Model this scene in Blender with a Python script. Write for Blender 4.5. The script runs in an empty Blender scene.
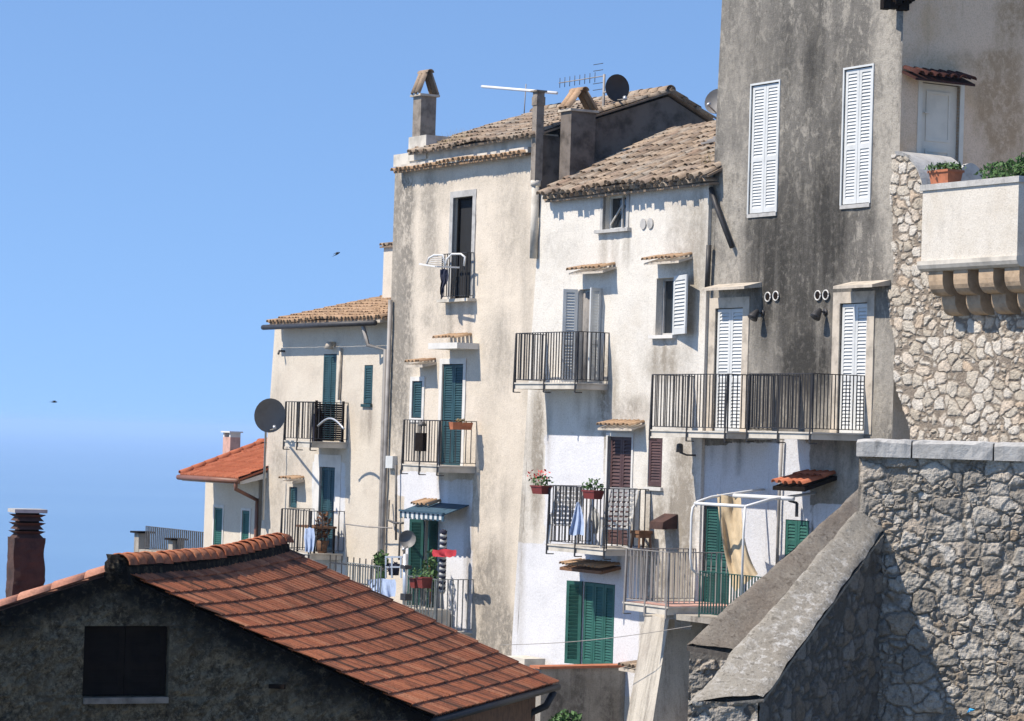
import bpy, math, random
from mathutils import Vector as V, Matrix, noise as N
random.seed(7)
R = random.random
def U(a, b): return a + (b - a) * random.random()
sc = bpy.context.scene
COL = sc.collection

# ------------------------------------------------------------------ camera
F = 2800.0; CX = 512.0; CY = 360.5
CAM = V((0, 0, 70))
ROT = Matrix.Rotation(math.radians(90) + math.atan(75.5 / F), 3, 'X') @ Matrix.Rotation(0.03, 3, 'Z')
cd = bpy.data.cameras.new('camera'); cam = bpy.data.objects.new('camera', cd); COL.objects.link(cam)
cam.matrix_world = Matrix.Translation(CAM) @ ROT.to_4x4()
cd.sensor_width = 36; cd.lens = F / 1024 * 36; cd.clip_start = 0.5; cd.clip_end = 90000
sc.camera = cam
def ray(px, py): return ROT @ V(((px - CX) / F, (CY - py) / F, -1))
def hit(px, py, p, n):
    d = ray(px, py); return CAM + d * ((p - CAM).dot(n) / d.dot(n))
def proj(p):
    q = ROT.transposed() @ (p - CAM); return (CX + F * q.x / -q.z, CY - F * q.y / -q.z)

class Frame:
    """a vertical wall plane: s runs to the right, o outwards, z is world height"""
    def __init__(f, O, dR):
        f.d = V((dR[0], dR[1], 0)).normalized(); f.n = V((f.d.y, -f.d.x, 0)); f.O = V((O[0], O[1], 0))
    def P(f, s, z, o=0): return f.O + f.d * s + f.n * o + V((0, 0, z))
    def SZ(f, px, py, o=0):
        h = hit(px, py, f.O + f.n * o, f.n); return ((h - f.O).dot(f.d), h.z)
    def OZ(f, px, py, s):
        h = hit(px, py, f.O + f.d * s, f.d); return ((h - f.O).dot(f.n), h.z)
    def PX(f, px, py, o=0): return hit(px, py, f.O + f.n * o, f.n)
    def rect(f, x0, y0, x1, y1, o=0):
        xm = (x0 + x1) / 2; ym = (y0 + y1) / 2
        return (f.SZ(x0, ym, o)[0], f.SZ(x1, ym, o)[0], f.SZ(xm, y1, o)[1], f.SZ(xm, y0, o)[1])   # s0 s1 z0 z1
FM = Frame((5.24, 51), (.51, -.86))

# ------------------------------------------------------------------ materials
class NT:
    def __init__(s, name):
        s.m = bpy.data.materials.new(name); s.m.use_nodes = True; s.t = s.m.node_tree; s.n = s.t.nodes
        s.b = s.n['Principled BSDF']; s.co = None
    def new(s, t, **k):
        x = s.n.new(t)
        for a, b in k.items(): setattr(x, a, b)
        return x
    def link(s, a, b): s.t.links.new(a, b)
    def coord(s, scale=(1, 1, 1)):
        if s.co is None: s.co = s.new('ShaderNodeTexCoord')
        mp = s.new('ShaderNodeMapping'); mp.inputs['Scale'].default_value = scale
        s.link(s.co.outputs['Object'], mp.inputs['Vector']); return mp.outputs['Vector']
    def noise(s, scale, detail=5, rough=.55, sc3=(1, 1, 1), dist=0):
        x = s.new('ShaderNodeTexNoise'); x.inputs['Scale'].default_value = scale; x.inputs['Detail'].default_value = detail
        x.inputs['Roughness'].default_value = rough; x.inputs['Distortion'].default_value = dist
        s.link(s.coord(sc3), x.inputs['Vector']); return x.outputs['Fac']
    def ramp(s, fac, a, b, lo=0., hi=1.):
        x = s.new('ShaderNodeMapRange'); x.interpolation_type = 'SMOOTHSTEP'
        x.inputs[1].default_value = a; x.inputs[2].default_value = b; x.inputs[3].default_value = lo; x.inputs[4].default_value = hi
        s.link(fac, x.inputs[0]); return x.outputs[0]
    def mix(s, fac, a, b, mode='MIX'):
        x = s.new('ShaderNodeMix', data_type='RGBA', blend_type=mode)
        for sock, val in ((x.inputs[0], fac), (x.inputs[6], a), (x.inputs[7], b)):
            if isinstance(val, (int, float)): sock.default_value = val
            elif isinstance(val, tuple): sock.default_value = (*val, 1)
            else: s.link(val, sock)
        return x.outputs[2]
    def math(s, op, a, b):
        x = s.new('ShaderNodeMath', operation=op); x.use_clamp = True
        for i, val in enumerate((a, b)):
            if isinstance(val, (int, float)): x.inputs[i].default_value = val
            else: s.link(val, x.inputs[i])
        return x.outputs[0]
    def attr(s, name): 
        x = s.new('ShaderNodeAttribute', attribute_name=name); return x.outputs['Fac']
    def bump(s, h, strength, dist=.02):
        x = s.new('ShaderNodeBump'); x.inputs['Strength'].default_value = strength; x.inputs['Distance'].default_value = dist
        s.link(h, x.inputs['Height']); s.link(x.outputs['Normal'], s.b.inputs['Normal'])
    def out(s, col, rough=.9, metal=0., spec=.3):
        if isinstance(col, tuple): s.b.inputs['Base Color'].default_value = (*col, 1)
        else: s.link(col, s.b.inputs['Base Color'])
        s.b.inputs['Roughness'].default_value = rough; s.b.inputs['Metallic'].default_value = metal
        s.b.inputs['Specular IOR Level'].default_value = spec
        return s.m

def plaster(name, base, blot, stain, fresh=(.64, .64, .655), bl=(.45, .7), st=(.52, .75), stk=.6, dark=None, flake=None, bmp=.6, fsc=1.):
    t = NT(name)
    n1 = t.noise(.55, 9, .66, dist=.4); n2 = t.noise(1.0, 7, .66, (3.4, 3.4, .32)); n3 = t.noise(9, 8, .75); n4 = t.noise(38, 4, .7); n5 = t.noise(2.2, 9, .74, (1, 1, .7))
    c = t.mix(t.ramp(n1, *bl), base, blot)
    c = t.mix(t.ramp(n5, .52, .66, 0, .6), c, tuple(x * .80 for x in base))
    c = t.mix(t.math('MULTIPLY', t.ramp(n2, st[0], st[1], 0, stk), t.ramp(n3, .3, .6, .35, 1)), c, stain)
    c = t.mix(t.ramp(n3, .56, .70, 0, .35), c, stain)
    if flake:       # pale flakes where the dark skin of the wall has come off
        n6 = t.noise(3.6 * fsc, 11, .78, (1.2, 1.2, .75), .5); n7 = t.noise(13 * fsc, 9, .8)
        c = t.mix(t.ramp(n6, .50, .60, 0, .85), c, flake); c = t.mix(t.ramp(n7, .54, .64, 0, .7), c, flake)
        c = t.mix(t.ramp(n7, .46, .34, 0, .8), c, stain)
    d = t.attr('dirt'); dn = t.math('MULTIPLY', d, t.ramp(n5, .30, .60, .2, 1.3))
    c = t.mix(t.math('MULTIPLY', dn, t.ramp(n3, .36, .56, .45, 1.1)), c, dark or tuple(x * .62 for x in stain))
    fr = t.attr('fresh'); fa = t.ramp(t.math('ADD', fr, t.math('MULTIPLY', n5, .45)), .62, .72)
    fc = t.mix(t.ramp(n1, .45, .75, 0, .6), fresh, tuple(x * .84 for x in fresh)); fc = t.mix(t.ramp(n2, .56, .74, 0, .3), fc, stain)
    c = t.mix(fa, c, fc)
    gr = t.attr('grime'); c = t.mix(t.math('MULTIPLY', t.math('MULTIPLY', gr, t.ramp(n2, .25, .6, .35, 1.2)), t.ramp(n3, .3, .55, .5, 1.1)), c, tuple(x * .72 for x in stain))
    c = t.mix(t.ramp(n4, .42, .72, 0, .30), c, (.25, .22, .18), 'MULTIPLY')
    t.bump(t.math('ADD', t.math('MULTIPLY', n3, .8), t.math('MULTIPLY', n4, .45)), bmp, .025)
    return t.out(c, .92, 0, .15)
def simple(name, c, rough=.6, var=.25, scale=6, metal=0., bump=0., spec=.4, c2=None):
    t = NT(name); n = t.noise(scale, 6, .6)
    col = t.mix(t.ramp(n, .4, .72), c, c2 or tuple(x * (1 - var) for x in c))
    if bump: t.bump(t.noise(scale * 5, 4), bump)
    return t.out(col, rough, metal, spec)
def tile_mat(name, cols, moss, mossamt=.5):
    t = NT(name); a = t.attr('tint'); rp = t.new('ShaderNodeValToRGB'); e = rp.color_ramp.elements
    for i, c in enumerate(cols):
        x = e[i] if i < 2 else e.new(1)
        x.position = i / (len(cols) - 1); x.color = (*c, 1)
    t.link(a, rp.inputs[0])
    n = t.noise(2.4, 8, .7); n2 = t.noise(14, 6, .7); n3 = t.noise(40, 4)
    c = t.mix(t.ramp(n2, .5, .72, 0, mossamt), rp.outputs[0], moss)
    c = t.mix(t.ramp(n, .5, .68, 0, mossamt), c, moss)
    c = t.mix(t.ramp(n3, .35, .7, 0, .3), c, (.3, .25, .22), 'MULTIPLY')
    t.bump(n3, .4, .01)
    return t.out(c, .93, 0, .1)
def stone_mat(name, cols, mortar, dark, speck=.5):
    t = NT(name); a = t.attr('tint'); rp = t.new('ShaderNodeValToRGB'); e = rp.color_ramp.elements
    for i, c in enumerate(cols):
        x = e[i] if i < 2 else e.new(1)
        x.position = i / (len(cols) - 1); x.color = (*c, 1)
    t.link(a, rp.inputs[0])
    n1 = t.noise(3.2, 9, .7); n2 = t.noise(22, 8, .72); n3 = t.noise(70, 4, .6)
    c = t.mix(t.ramp(n2, .45, .7, 0, speck), rp.outputs[0], dark)
    c = t.mix(t.math('MULTIPLY', t.attr('mortar'), .9), c, mortar)
    c = t.mix(t.ramp(n1, .5, .75, 0, .5), c, tuple(x * .6 for x in mortar))
    c = t.mix(t.ramp(n3, .4, .75, 0, .35), c, (.2, .19, .17), 'MULTIPLY')
    t.bump(t.math('ADD', n2, t.math('MULTIPLY', n3, .4)), .9, .03)
    return t.out(c, .95, 0, .1)

M = {}
M['white'] = plaster('white plaster', (.67, .635, .57), (.57, .525, .455), (.40, .355, .29), st=(.58, .82), stk=.42)
M['cream'] = plaster('cream plaster', (.64, .565, .465), (.52, .46, .375), (.36, .325, .275), bl=(.42, .75), st=(.52, .78), stk=.42)
M['cream2'] = plaster('clean cream plaster', (.60, .54, .45), (.55, .485, .40), (.40, .35, .29), (.62, .62, .61), st=(.58, .8), stk=.4)
M['grey'] = plaster('blackened plaster', (.150, .140, .124), (.21, .195, .17), (.066, .062, .055), (.58, .585, .60), bl=(.42, .62), st=(.48, .70), stk=.6, dark=(.37, .34, .29), flake=(.335, .308, .262), bmp=.9)
M['ochre'] = plaster('ochre plaster', (.74, .535, .37), (.64, .43, .26), (.50, .35, .22), bl=(.45, .62), st=(.55, .75), stk=.5, dark=(.46, .31, .185))
M['concrete'] = plaster('stained concrete', (.40, .37, .32), (.30, .27, .23), (.12, .105, .09), bl=(.4, .65), st=(.45, .65), stk=.8)
M['soot'] = plaster('soot black rubble render', (.070, .060, .047), (.092, .080, .064), (.030, .026, .022), bl=(.42, .62), st=(.5, .7), stk=.5, dark=(.018, .017, .015), flake=(.135, .118, .094), bmp=1.0, fsc=2.4)
M['darkgable'] = simple('dark weathered gable render', (.16, .135, .115), .95, .5, 3, bump=.4, c2=(.06, .05, .042))
def sootm():
    t = NT('soot black rubble render'); n1 = t.noise(5.5, 12, .82, dist=.4); n2 = t.noise(1.3, 8, .7); n3 = t.noise(16, 9, .8); n4 = t.noise(2.6, 10, .78, dist=.5); n5 = t.noise(9, 6, .8)
    c = t.mix(t.ramp(n1, .40, .60), (.060, .047, .031), (.25, .205, .135))
    c = t.mix(t.ramp(n3, .50, .62, 0, .75), c, (.38, .32, .215)); c = t.mix(t.ramp(n3, .47, .36, 0, .8), c, (.026, .024, .021))
    c = t.mix(t.ramp(n2, .42, .66, 0, .65), c, (.15, .121, .08)); c = t.mix(t.ramp(n4, .58, .64, 0, .7), c, (.35, .29, .19))
    d = t.math('MULTIPLY', t.attr('dirt'), t.ramp(n5, .30, .55, .45, 1.15)); c = t.mix(d, c, (.014, .013, .012))
    t.bump(t.math('ADD', n1, t.math('MULTIPLY', n3, .6)), 1., .06); return t.out(c, .96, 0, .1)
M['soot'] = sootm()
M['chimneyr'] = simple('grey brown chimney render', (.25, .215, .18), .95, .5, 5, bump=.5, c2=(.13, .11, .09))
M['corbel'] = simple('brown stone corbel', (.42, .31, .205), .9, .4, 4, bump=.4)
M['whitewash'] = simple('white render', (.62, .60, .56), .85, .2, 2.5, bump=.15)
M['slab'] = simple('balcony slab render', (.55, .51, .44), .85, .35, 3, bump=.2)
M['warm'] = simple('warm stone trim', (.50, .44, .36), .9, .4, 4, bump=.3)
M['greytrim'] = simple('grey stone trim', (.42, .41, .39), .9, .35, 5, bump=.2)
M['green'] = simple('green shutter paint', (.014, .070, .058), .55, .4, 3, spec=.3)
M['green2'] = simple('bright green shutter paint', (.026, .105, .082), .5, .35, 3, spec=.3)
M['teal'] = simple('teal shutter paint', (.024, .066, .076), .5, .35, 3, spec=.3)
M['whitep'] = simple('white shutter paint', (.56, .57, .555), .55, .15, 3)
M['brown'] = simple('dark brown shutter paint', (.075, .038, .036), .6, .4, 3)
M['iron'] = simple('black iron', (.035, .033, .034), .55, .4, 8, spec=.4)
M['rustiron'] = simple('weathered iron', (.10, .095, .09), .6, .5, 8)
M['paleiron'] = simple('pale galvanised iron', (.17, .185, .185), .5, .4, 8)
M['metalw'] = simple('white metal tube', (.66, .66, .65), .35, .1, 3)
M['alu'] = simple('grey aluminium', (.55, .56, .57), .4, .2, 5, .6)
M['zinc'] = simple('grey zinc pipe', (.30, .28, .26), .6, .4, 3)
M['copper'] = simple('brown painted gutter', (.20, .085, .05), .5, .3, 3)
M['interior'] = simple('dark interior', (.012, .013, .015), .9, .3, 2)  # near black, the shade of unlit rooms put into the colour
M['glass'] = simple('dark window glass', (.02, .024, .028), .12, .3, 1, spec=.6)
M['curtain'] = simple('grey curtain', (.23, .215, .20), .9, .3, 7)
M['wood'] = simple('weathered wood', (.20, .10, .05), .8, .5, 9)
M['darkwood'] = simple('dark brown timber', (.014, .010, .008), .9, .4, 6, spec=.08)
M['terracotta'] = simple('terracotta', (.42, .15, .075), .85, .3, 8)
M['redpot'] = simple('dark red plastic', (.18, .03, .025), .6, .3, 8)
M['red'] = simple('red cloth', (.36, .02, .03), .8, .25, 9)
M['blue'] = simple('blue plastic scrap', (.03, .30, .60), .4, .2, 9)
M['bluecloth'] = simple('pale blue cloth', (.34, .42, .58), .9, .25, 9)
M['darkcloth'] = simple('dark blue cloth', (.02, .022, .045), .95, .4, 12)
M['whitecloth'] = simple('white cloth', (.50, .50, .48), .9, .2, 9)
M['canvas'] = simple('beige canvas', (.52, .405, .255), .9, .25, 6)
M['plasticw'] = simple('white plastic', (.62, .61, .58), .5, .15, 4)
M['bluestripe'] = simple('blue awning stripe', (.032, .075, .115), .8, .3, 8)
M['leaf'] = simple('leaf green', (.06, .13, .03), .7, .5, 14, c2=(.03, .07, .018))
M['drygrass'] = simple('dry grass', (.22, .17, .08), .8, .4, 14)
M['petal'] = simple('red petals', (.60, .06, .05), .7, .3, 14)
M['dish'] = simple('grey satellite dish', (.17, .165, .16), .55, .2, 5)
M['dishd'] = simple('dark satellite dish', (.05, .04, .037), .6, .3, 5)
M['brickd'] = simple('dark red brick flue', (.070, .036, .028), .95, .5, 5, bump=.6, c2=(.035, .02, .017))
M['bird'] = simple('dark feathers', (.02, .02, .024), .8, .2, 20)
M['pink'] = simple('pink render', (.55, .33, .27), .9, .3, 6, bump=.2)
M['coppi'] = tile_mat('old clay roof tiles', [(.19, .145, .11), (.31, .235, .17), (.40, .31, .225), (.34, .295, .24), (.29, .19, .13)], (.125, .108, .09), .75)
M['coppi2'] = tile_mat('pale clay roof tiles', [(.29, .185, .115), (.40, .27, .165), (.46, .31, .20)], (.14, .11, .085), .45)
M['redtile'] = tile_mat('red roof tiles', [(.36, .115, .06), (.42, .14, .075), (.47, .165, .09)], (.20, .08, .05), .25)
M['ftile'] = tile_mat('weathered red interlocking tiles', [(.13, .068, .046), (.27, .107, .062), (.42, .148, .074), (.49, .182, .090), (.38, .130, .068), (.54, .235, .125)], (.10, .058, .042), .62)
M['rusttile'] = tile_mat('dark rusty awning tiles', [(.06, .026, .022), (.09, .036, .028)], (.035, .024, .02), .5)
M['verge'] = tile_mat('pink verge tiles', [(.42, .20, .14), (.50, .26, .18)], (.25, .15, .11), .4)
M['stone'] = stone_mat('grey limestone rubble', [(.29, .265, .228), (.40, .365, .312), (.49, .452, .39), (.61, .565, .495), (.40, .31, .22)], (.245, .218, .182), (.15, .142, .126), .65)
M['stone2'] = stone_mat('pale limestone rubble', [(.50, .435, .345), (.58, .52, .43), (.68, .63, .55), (.60, .475, .35)], (.225, .185, .145), (.29, .25, .20), .5)
M['stone3'] = stone_mat('parapet rubble', [(.16, .145, .125), (.23, .205, .175), (.29, .265, .23), (.24, .19, .14)], (.12, .108, .093), (.085, .078, .068))
def lichen(name, a, b, c3):
    t = NT(name); n1 = t.noise(11, 10, .8, dist=.3); n2 = t.noise(30, 6, .7); n3 = t.noise(1.6, 6, .6); n4 = t.noise(17, 7, .75)
    c = t.mix(t.ramp(n3, .35, .7), a, b)
    c = t.mix(t.math('MULTIPLY', t.ramp(n1, .50, .60), t.attr('lich')), c, c3)
    c = t.mix(t.ramp(n4, .54, .62, 0, .75), c, tuple(x * .42 for x in b))
    c = t.mix(t.ramp(n2, .42, .68, 0, .6), c, tuple(x * .5 for x in b))
    t.bump(t.math('ADD', n2, n4), .8, .02); return t.out(c, .95, 0, .1)
M['coping'] = lichen('lichened cement coping', (.31, .285, .24), (.25, .225, .185), (.50, .48, .44))
M['coping2'] = lichen('brown cement coping', (.235, .21, .175), (.19, .16, .13), (.36, .34, .30))
def copw():
    t = NT('pale stone coping'); n1 = t.noise(4, 9, .7); n2 = t.noise(30, 6, .7); n3 = t.noise(5, 6, .65, (1, 1, .25))
    c = t.mix(t.ramp(n1, .4, .65), (.46, .45, .425), (.36, .35, .33))
    c = t.mix(t.ramp(n3, .54, .7, 0, .7), c, (.15, .145, .135)); c = t.mix(t.ramp(n2, .5, .72, 0, .4), c, (.2, .19, .18))
    t.bump(n2, .5, .02); return t.out(c, .92, 0, .15)
M['copingw'] = copw()
def seam():
    t = NT('sea water'); n = t.new('ShaderNodeTexNoise'); n.inputs['Scale'].default_value = .05; n.inputs['Detail'].default_value = 8; n.inputs['Roughness'].default_value = .65
    t.link(t.coord((1, .6, 1)), n.inputs['Vector'])
    n2 = t.noise(.0035, 5, .6, (.35, 1, 1))
    c = t.mix(t.ramp(n2, .35, .7), (.12, .23, .37), (.14, .255, .39))
    t.bump(n.outputs['Fac'], .35, 2.0)
    return t.out(c, .3, 0, .5)
M['sea'] = seam()
def groundm():
    t = NT('dry hillside ground'); n = t.noise(.3, 8, .65); n2 = t.noise(3, 8, .7)
    c = t.mix(t.ramp(n, .4, .65), (.17, .145, .10), (.08, .09, .04)); c = t.mix(t.ramp(n2, .45, .7, 0, .5), c, (.24, .21, .165)); t.bump(n2, .6, .1); return t.out(c, .95, 0, .1)
M['ground'] = groundm()

# ------------------------------------------------------------------ mesh building
class MB:
    def __init__(s): s.v = []; s.f = []; s.a = {}; s.smooth = False; s.fs = []
    def add(s, vs, fs, sm=False, **at):
        b = len(s.v); s.v += [V(x) for x in vs]
        for f in fs: s.f.append([i + b for i in f]); s.fs.append(sm)
        for k, x in at.items():
            L = s.a.setdefault(k, {})
            for i in range(len(vs)): L[b + i] = x[i] if isinstance(x, (list, tuple)) else x
        return b
    def quad(s, a, b, c, d, **k): s.add([a, b, c, d], [[0, 1, 2, 3]], **k)
    def hexa(s, lo, hi, **k):
        n = len(lo); s.add(list(lo) + list(hi), [list(range(n))[::-1], list(range(n, 2 * n))] + [[i, (i + 1) % n, n + (i + 1) % n, n + i] for i in range(n)], **k)
    def box(s, c, ax, ay, az, **k):   # centre and three half axes
        c = V(c); s.hexa([c - ax - ay - az, c + ax - ay - az, c + ax + ay - az, c - ax + ay - az], [c - ax - ay + az, c + ax - ay + az, c + ax + ay + az, c - ax + ay + az], **k)
    def fbox(s, fr, s0, s1, z0, z1, o0, o1, **k):
        P = fr.P; s.hexa([P(s0, z0, o1), P(s1, z0, o1), P(s1, z0, o0), P(s0, z0, o0)], [P(s0, z1, o1), P(s1, z1, o1), P(s1, z1, o0), P(s0, z1, o0)], **k)
    def bar(s, p, q, w, h=None, **k):
        p = V(p); q = V(q); d = (q - p); u = V((0, 0, 1)) if abs(d.normalized().z) < .9 else V((.3, .95, 0))
        a = d.cross(u).normalized() * (w / 2); b = a.cross(d).normalized() * ((h or w) / 2)
        s.hexa([p - a - b, p + a - b, p + a + b, p - a + b], [q - a - b, q + a - b, q + a + b, q - a + b], **k)
    def tube(s, pts, r, n=8, cap=True, **k):
        pts = [V(p) for p in pts]; vs = []; fs = []
        rr = r if isinstance(r, (list, tuple)) else [r] * len(pts)
        a = None
        for i, p in enumerate(pts):
            d = (pts[min(i + 1, len(pts) - 1)] - pts[max(i - 1, 0)]).normalized()
            if a is None: a = d.cross(V((0, 0, 1)) if abs(d.z) < .9 else V((1, 0, 0))).normalized()
            else: a = (a - d * a.dot(d)).normalized()
            b = d.cross(a)
            for j in range(n):
                t = 2 * math.pi * j / n; vs.append(p + (a * math.cos(t) + b * math.sin(t)) * rr[i])
        for i in range(len(pts) - 1):
            for j in range(n): fs.append([i * n + j, i * n + (j + 1) % n, (i + 1) * n + (j + 1) % n, (i + 1) * n + j])
        if cap: fs += [list(range(n))[::-1], list(range((len(pts) - 1) * n, len(pts) * n))]
        s.add(vs, fs, True, **k)
    def build(s, name, mat, parent=None):
        root = parent
        while root is not None and root.parent: root = root.parent
        off = root.location if root is not None else V((0, 0, 0))
        if root is None and s.v:
            xs = [p.x for p in s.v]; ys = [p.y for p in s.v]; off = V(((min(xs) + max(xs)) / 2, (min(ys) + max(ys)) / 2, min(p.z for p in s.v)))
        me = bpy.data.meshes.new(name); me.from_pydata([tuple(p - off) for p in s.v], [], s.f)
        me.polygons.foreach_set('use_smooth', s.fs)
        for k, L in s.a.items():
            at = me.attributes.new(k, 'FLOAT', 'POINT'); at.data.foreach_set('value', [L.get(i, 0.) for i in range(len(s.v))])
        me.materials.append(mat); o = bpy.data.objects.new(name, me); COL.objects.link(o)
        if root is None: o.location = off
        else: o.parent = parent
        return o
def tag(o, label=None, cat=None, group=None, kind=None):
    if label: o['label'] = label
    if cat: o['category'] = cat
    if group: o['group'] = group
    if kind: o['kind'] = kind
    return o
def empty(name, loc, label, cat, group=None):
    o = bpy.data.objects.new(name, None); COL.objects.link(o); o.location = loc; o.empty_display_size = .3
    return tag(o, label, cat, group)

# a wall with openings: a grid of small faces, gently uneven, openings with reveals
def facade(name, root, fr, s0, s1, z0, z1, holes, mat, o0=0., back=5., blobs=(), fresh=(), grime=(), rough=0., flat=False, step=.14, amp=.012, lean0=0., lean1=0., top=None, mold=None, depth=.22, zr0=None, zr1=None, zone=.9, right=True):
    mb = MB()
    def brk(a, b, ex):
        L = [a + (b - a) * i / max(1, round((b - a) / step)) for i in range(max(1, round((b - a) / step)) + 1)]
        for e in ex:
            if a + .01 < e < b - .01:
                L = [x for x in L if abs(x - e) > step * .35 or x in (a, b)] + [e]
        return sorted(set(L))
    zt = z1 if top is None else max(top(s0 + (s1 - s0) * i / 40) for i in range(41))
    Ss = brk(s0, s1, [h[0] for h in holes] + [h[1] for h in holes]); Zs = brk(z0, zt, [h[2] for h in holes] + [h[3] for h in holes])
    hs = set([round(h[i], 5) for h in holes for i in (0, 1)]); hz = set([round(h[i], 5) for h in holes for i in (2, 3)])
    idx = {}; vs = []; dirt = []; fre = []; gri = []
    for h in holes:
        for sx, zx in ((h[0], h[2]), (h[1], h[2]), ((h[0] + h[1]) / 2, h[2])):
            gx, gy = proj(fr.P(sx + U(-.05, .05), zx, o0)); grime = tuple(grime) + ((gx, gy + U(10, 24), U(2, 4), U(14, 34), U(.25, .6)),)
    for i, s in enumerate(Ss):
        for j, z in enumerate(Zs):
            zz = z if top is None else min(z, top(s))
            ss = s + lean0 * max(0, zz - (z0 if zr0 is None else zr0)) * max(0, 1 - (s - s0) / zone) + lean1 * max(0, zz - (z0 if zr1 is None else zr1)) * max(0, 1 - (s1 - s) / zone)
            edge = i in (0, len(Ss) - 1) or j in (0, len(Zs) - 1) or round(s, 5) in hs or round(z, 5) in hz
            a = 0 if edge else amp * (N.noise(V((s * .7, z * .7, 3.1))) + .6 * N.noise(V((s * 2.6, z * 2.6, 9.7))) + .35 * N.noise(V((s * 7, z * 7, 1.7))))
            if rough and not edge: a += rough * (N.noise(V((s * 6, zz * 6, 2))) + .8 * N.noise(V((s * 13, zz * 13, 5))) + .6 * N.noise(V((s * 29, zz * 29, 8))))
            p = fr.P(ss, zz, o0 + a); idx[i, j] = len(vs); vs.append(p)
            px, py = proj(p)
            d = 0.
            for (bx, by, rx, ry, am) in blobs:
                q = ((px - bx) / rx) ** 2 + ((py - by) / ry) ** 2
                if q < 1.6: d += am * max(0, 1 - q / 1.6) ** .7
            if mold: d += mold(s, zz)
            dirt.append(min(1., d))
            g = 0.
            for (x0, y0, x1, y1) in fresh:
                if x0 < px < x1 and y0 < py < y1: g = max(g, min(1., .36 + min(px - x0, x1 - px, py - y0, y1 - py) / 22))
            fre.append(g)
            k = 0.
            for (bx, by, rx, ry, am) in grime:
                q = ((px - bx) / rx) ** 2 + ((py - by) / ry) ** 2
                if q < 1.6: k += am * max(0, 1 - q / 1.6) ** .7
            gri.append(min(1., k))
    fs = []
    for i in range(len(Ss) - 1):
        for j in range(len(Zs) - 1):
            sm = (Ss[i] + Ss[i + 1]) / 2; zm = (Zs[j] + Zs[j + 1]) / 2
            if any(h[0] < sm < h[1] and h[2] < zm < h[3] for h in holes): continue
            if top is not None and Zs[j] >= max(top(Ss[i]), top(Ss[i + 1])): continue
            fs.append([idx[i, j], idx[i + 1, j], idx[i + 1, j + 1], idx[i, j + 1]])
    mb.add(vs, fs, not flat, dirt=dirt, fresh=fre, grime=gri)
    P = fr.P
    for h in holes:
        a, b, c, d = h[:4]; o1 = o0 - (h[4] if len(h) > 4 else depth)
        mb.quad(P(a, c, o0), P(b, c, o0), P(b, c, o1), P(a, c, o1)); mb.quad(P(a, d, o0), P(a, d, o1), P(b, d, o1), P(b, d, o0))
        mb.quad(P(a, c, o0), P(a, c, o1), P(a, d, o1), P(a, d, o0)); mb.quad(P(b, c, o0), P(b, d, o0), P(b, d, o1), P(b, c, o1))
    if back:
        ob = o0 - back; n = 24
        def tp(s): return z1 if top is None else top(s)
        e0 = lean0 * max(0, z1 - (z0 if zr0 is None else zr0)); e1 = lean1 * max(0, z1 - (z0 if zr1 is None else zr1))
        mb.quad(P(s0, z0, o0), P(s0 + e0, tp(s0), o0), P(s0 + e0, tp(s0), ob), P(s0, z0, ob))
        if right: mb.quad(P(s1, z0, o0), P(s1, z0, ob), P(s1 + e1, tp(s1), ob), P(s1 + e1, tp(s1), o0))
        xs = [s0 + e0 + (s1 + e1 - s0 - e0) * i / n for i in range(n + 1)]
        for a, b in zip(xs, xs[1:]):
            mb.quad(P(a, tp(a), o0), P(b, tp(b), o0), P(b, tp(b), ob), P(a, tp(a), ob)); mb.quad(P(a, z0, ob), P(a, tp(a), ob), P(b, tp(b), ob), P(b, z0, ob))
    return mb.build(name, mat, root)

def leaf(parent, p0, p1, z0, z1, mat, pitch=.055, fw=.07, mid=True, name='shutter', th=.035, flip=1):
    """one louvred shutter leaf standing between the floor points p0 and p1"""
    p0 = V((p0.x, p0.y, 0)); p1 = V((p1.x, p1.y, 0)); u = (p1 - p0); w = u.length; u.normalize(); n = V((u.y, -u.x, 0)) * flip; Z = V((0, 0, 1))
    mb = MB(); fw = min(fw, w * .22)
    def b(a, c, d, e, t=th, off=0): # along a..c, height d..e
        mb.box(p0 + u * ((a + c) / 2) + Z * ((d + e) / 2) + n * off, u * ((c - a) / 2), n * (t / 2), Z * ((e - d) / 2))
    b(0, fw, z0, z1); b(w - fw, w, z0, z1); b(fw, w - fw, z0, z0 + fw * 1.3); b(fw, w - fw, z1 - fw, z1)
    bands = [(z0 + fw * 1.3, z1 - fw)]
    if mid:
        zm = z0 + (z1 - z0) * .42; b(fw, w - fw, zm - fw * .6, zm + fw * .6); bands = [(z0 + fw * 1.3, zm - fw * .6), (zm + fw * .6, z1 - fw)]
    t = math.radians(24); hv = (Z * math.cos(t) - n * math.sin(t))
    for lo, hi in bands:
        k = max(1, round((hi - lo) / pitch)); dz = (hi - lo) / k
        for i in range(k):
            c = p0 + u * (w / 2) + Z * (lo + dz * (i + .5)); mb.box(c, u * (w / 2 - fw), hv * (dz * .57), hv.cross(u) * .004)
    return mb.build(name, mat, parent)

def rimbox(mb, fr, s0, s1, z0, z1, o0, o1, w, bottom=True):
    mb.fbox(fr, s0 - w, s0, z0, z1, o0, o1); mb.fbox(fr, s1, s1 + w, z0, z1, o0, o1); mb.fbox(fr, s0 - w, s1 + w, z1, z1 + w, o0, o1)
    if bottom: mb.fbox(fr, s0 - w, s1 + w, z0 - w, z0, o0, o1)

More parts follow.
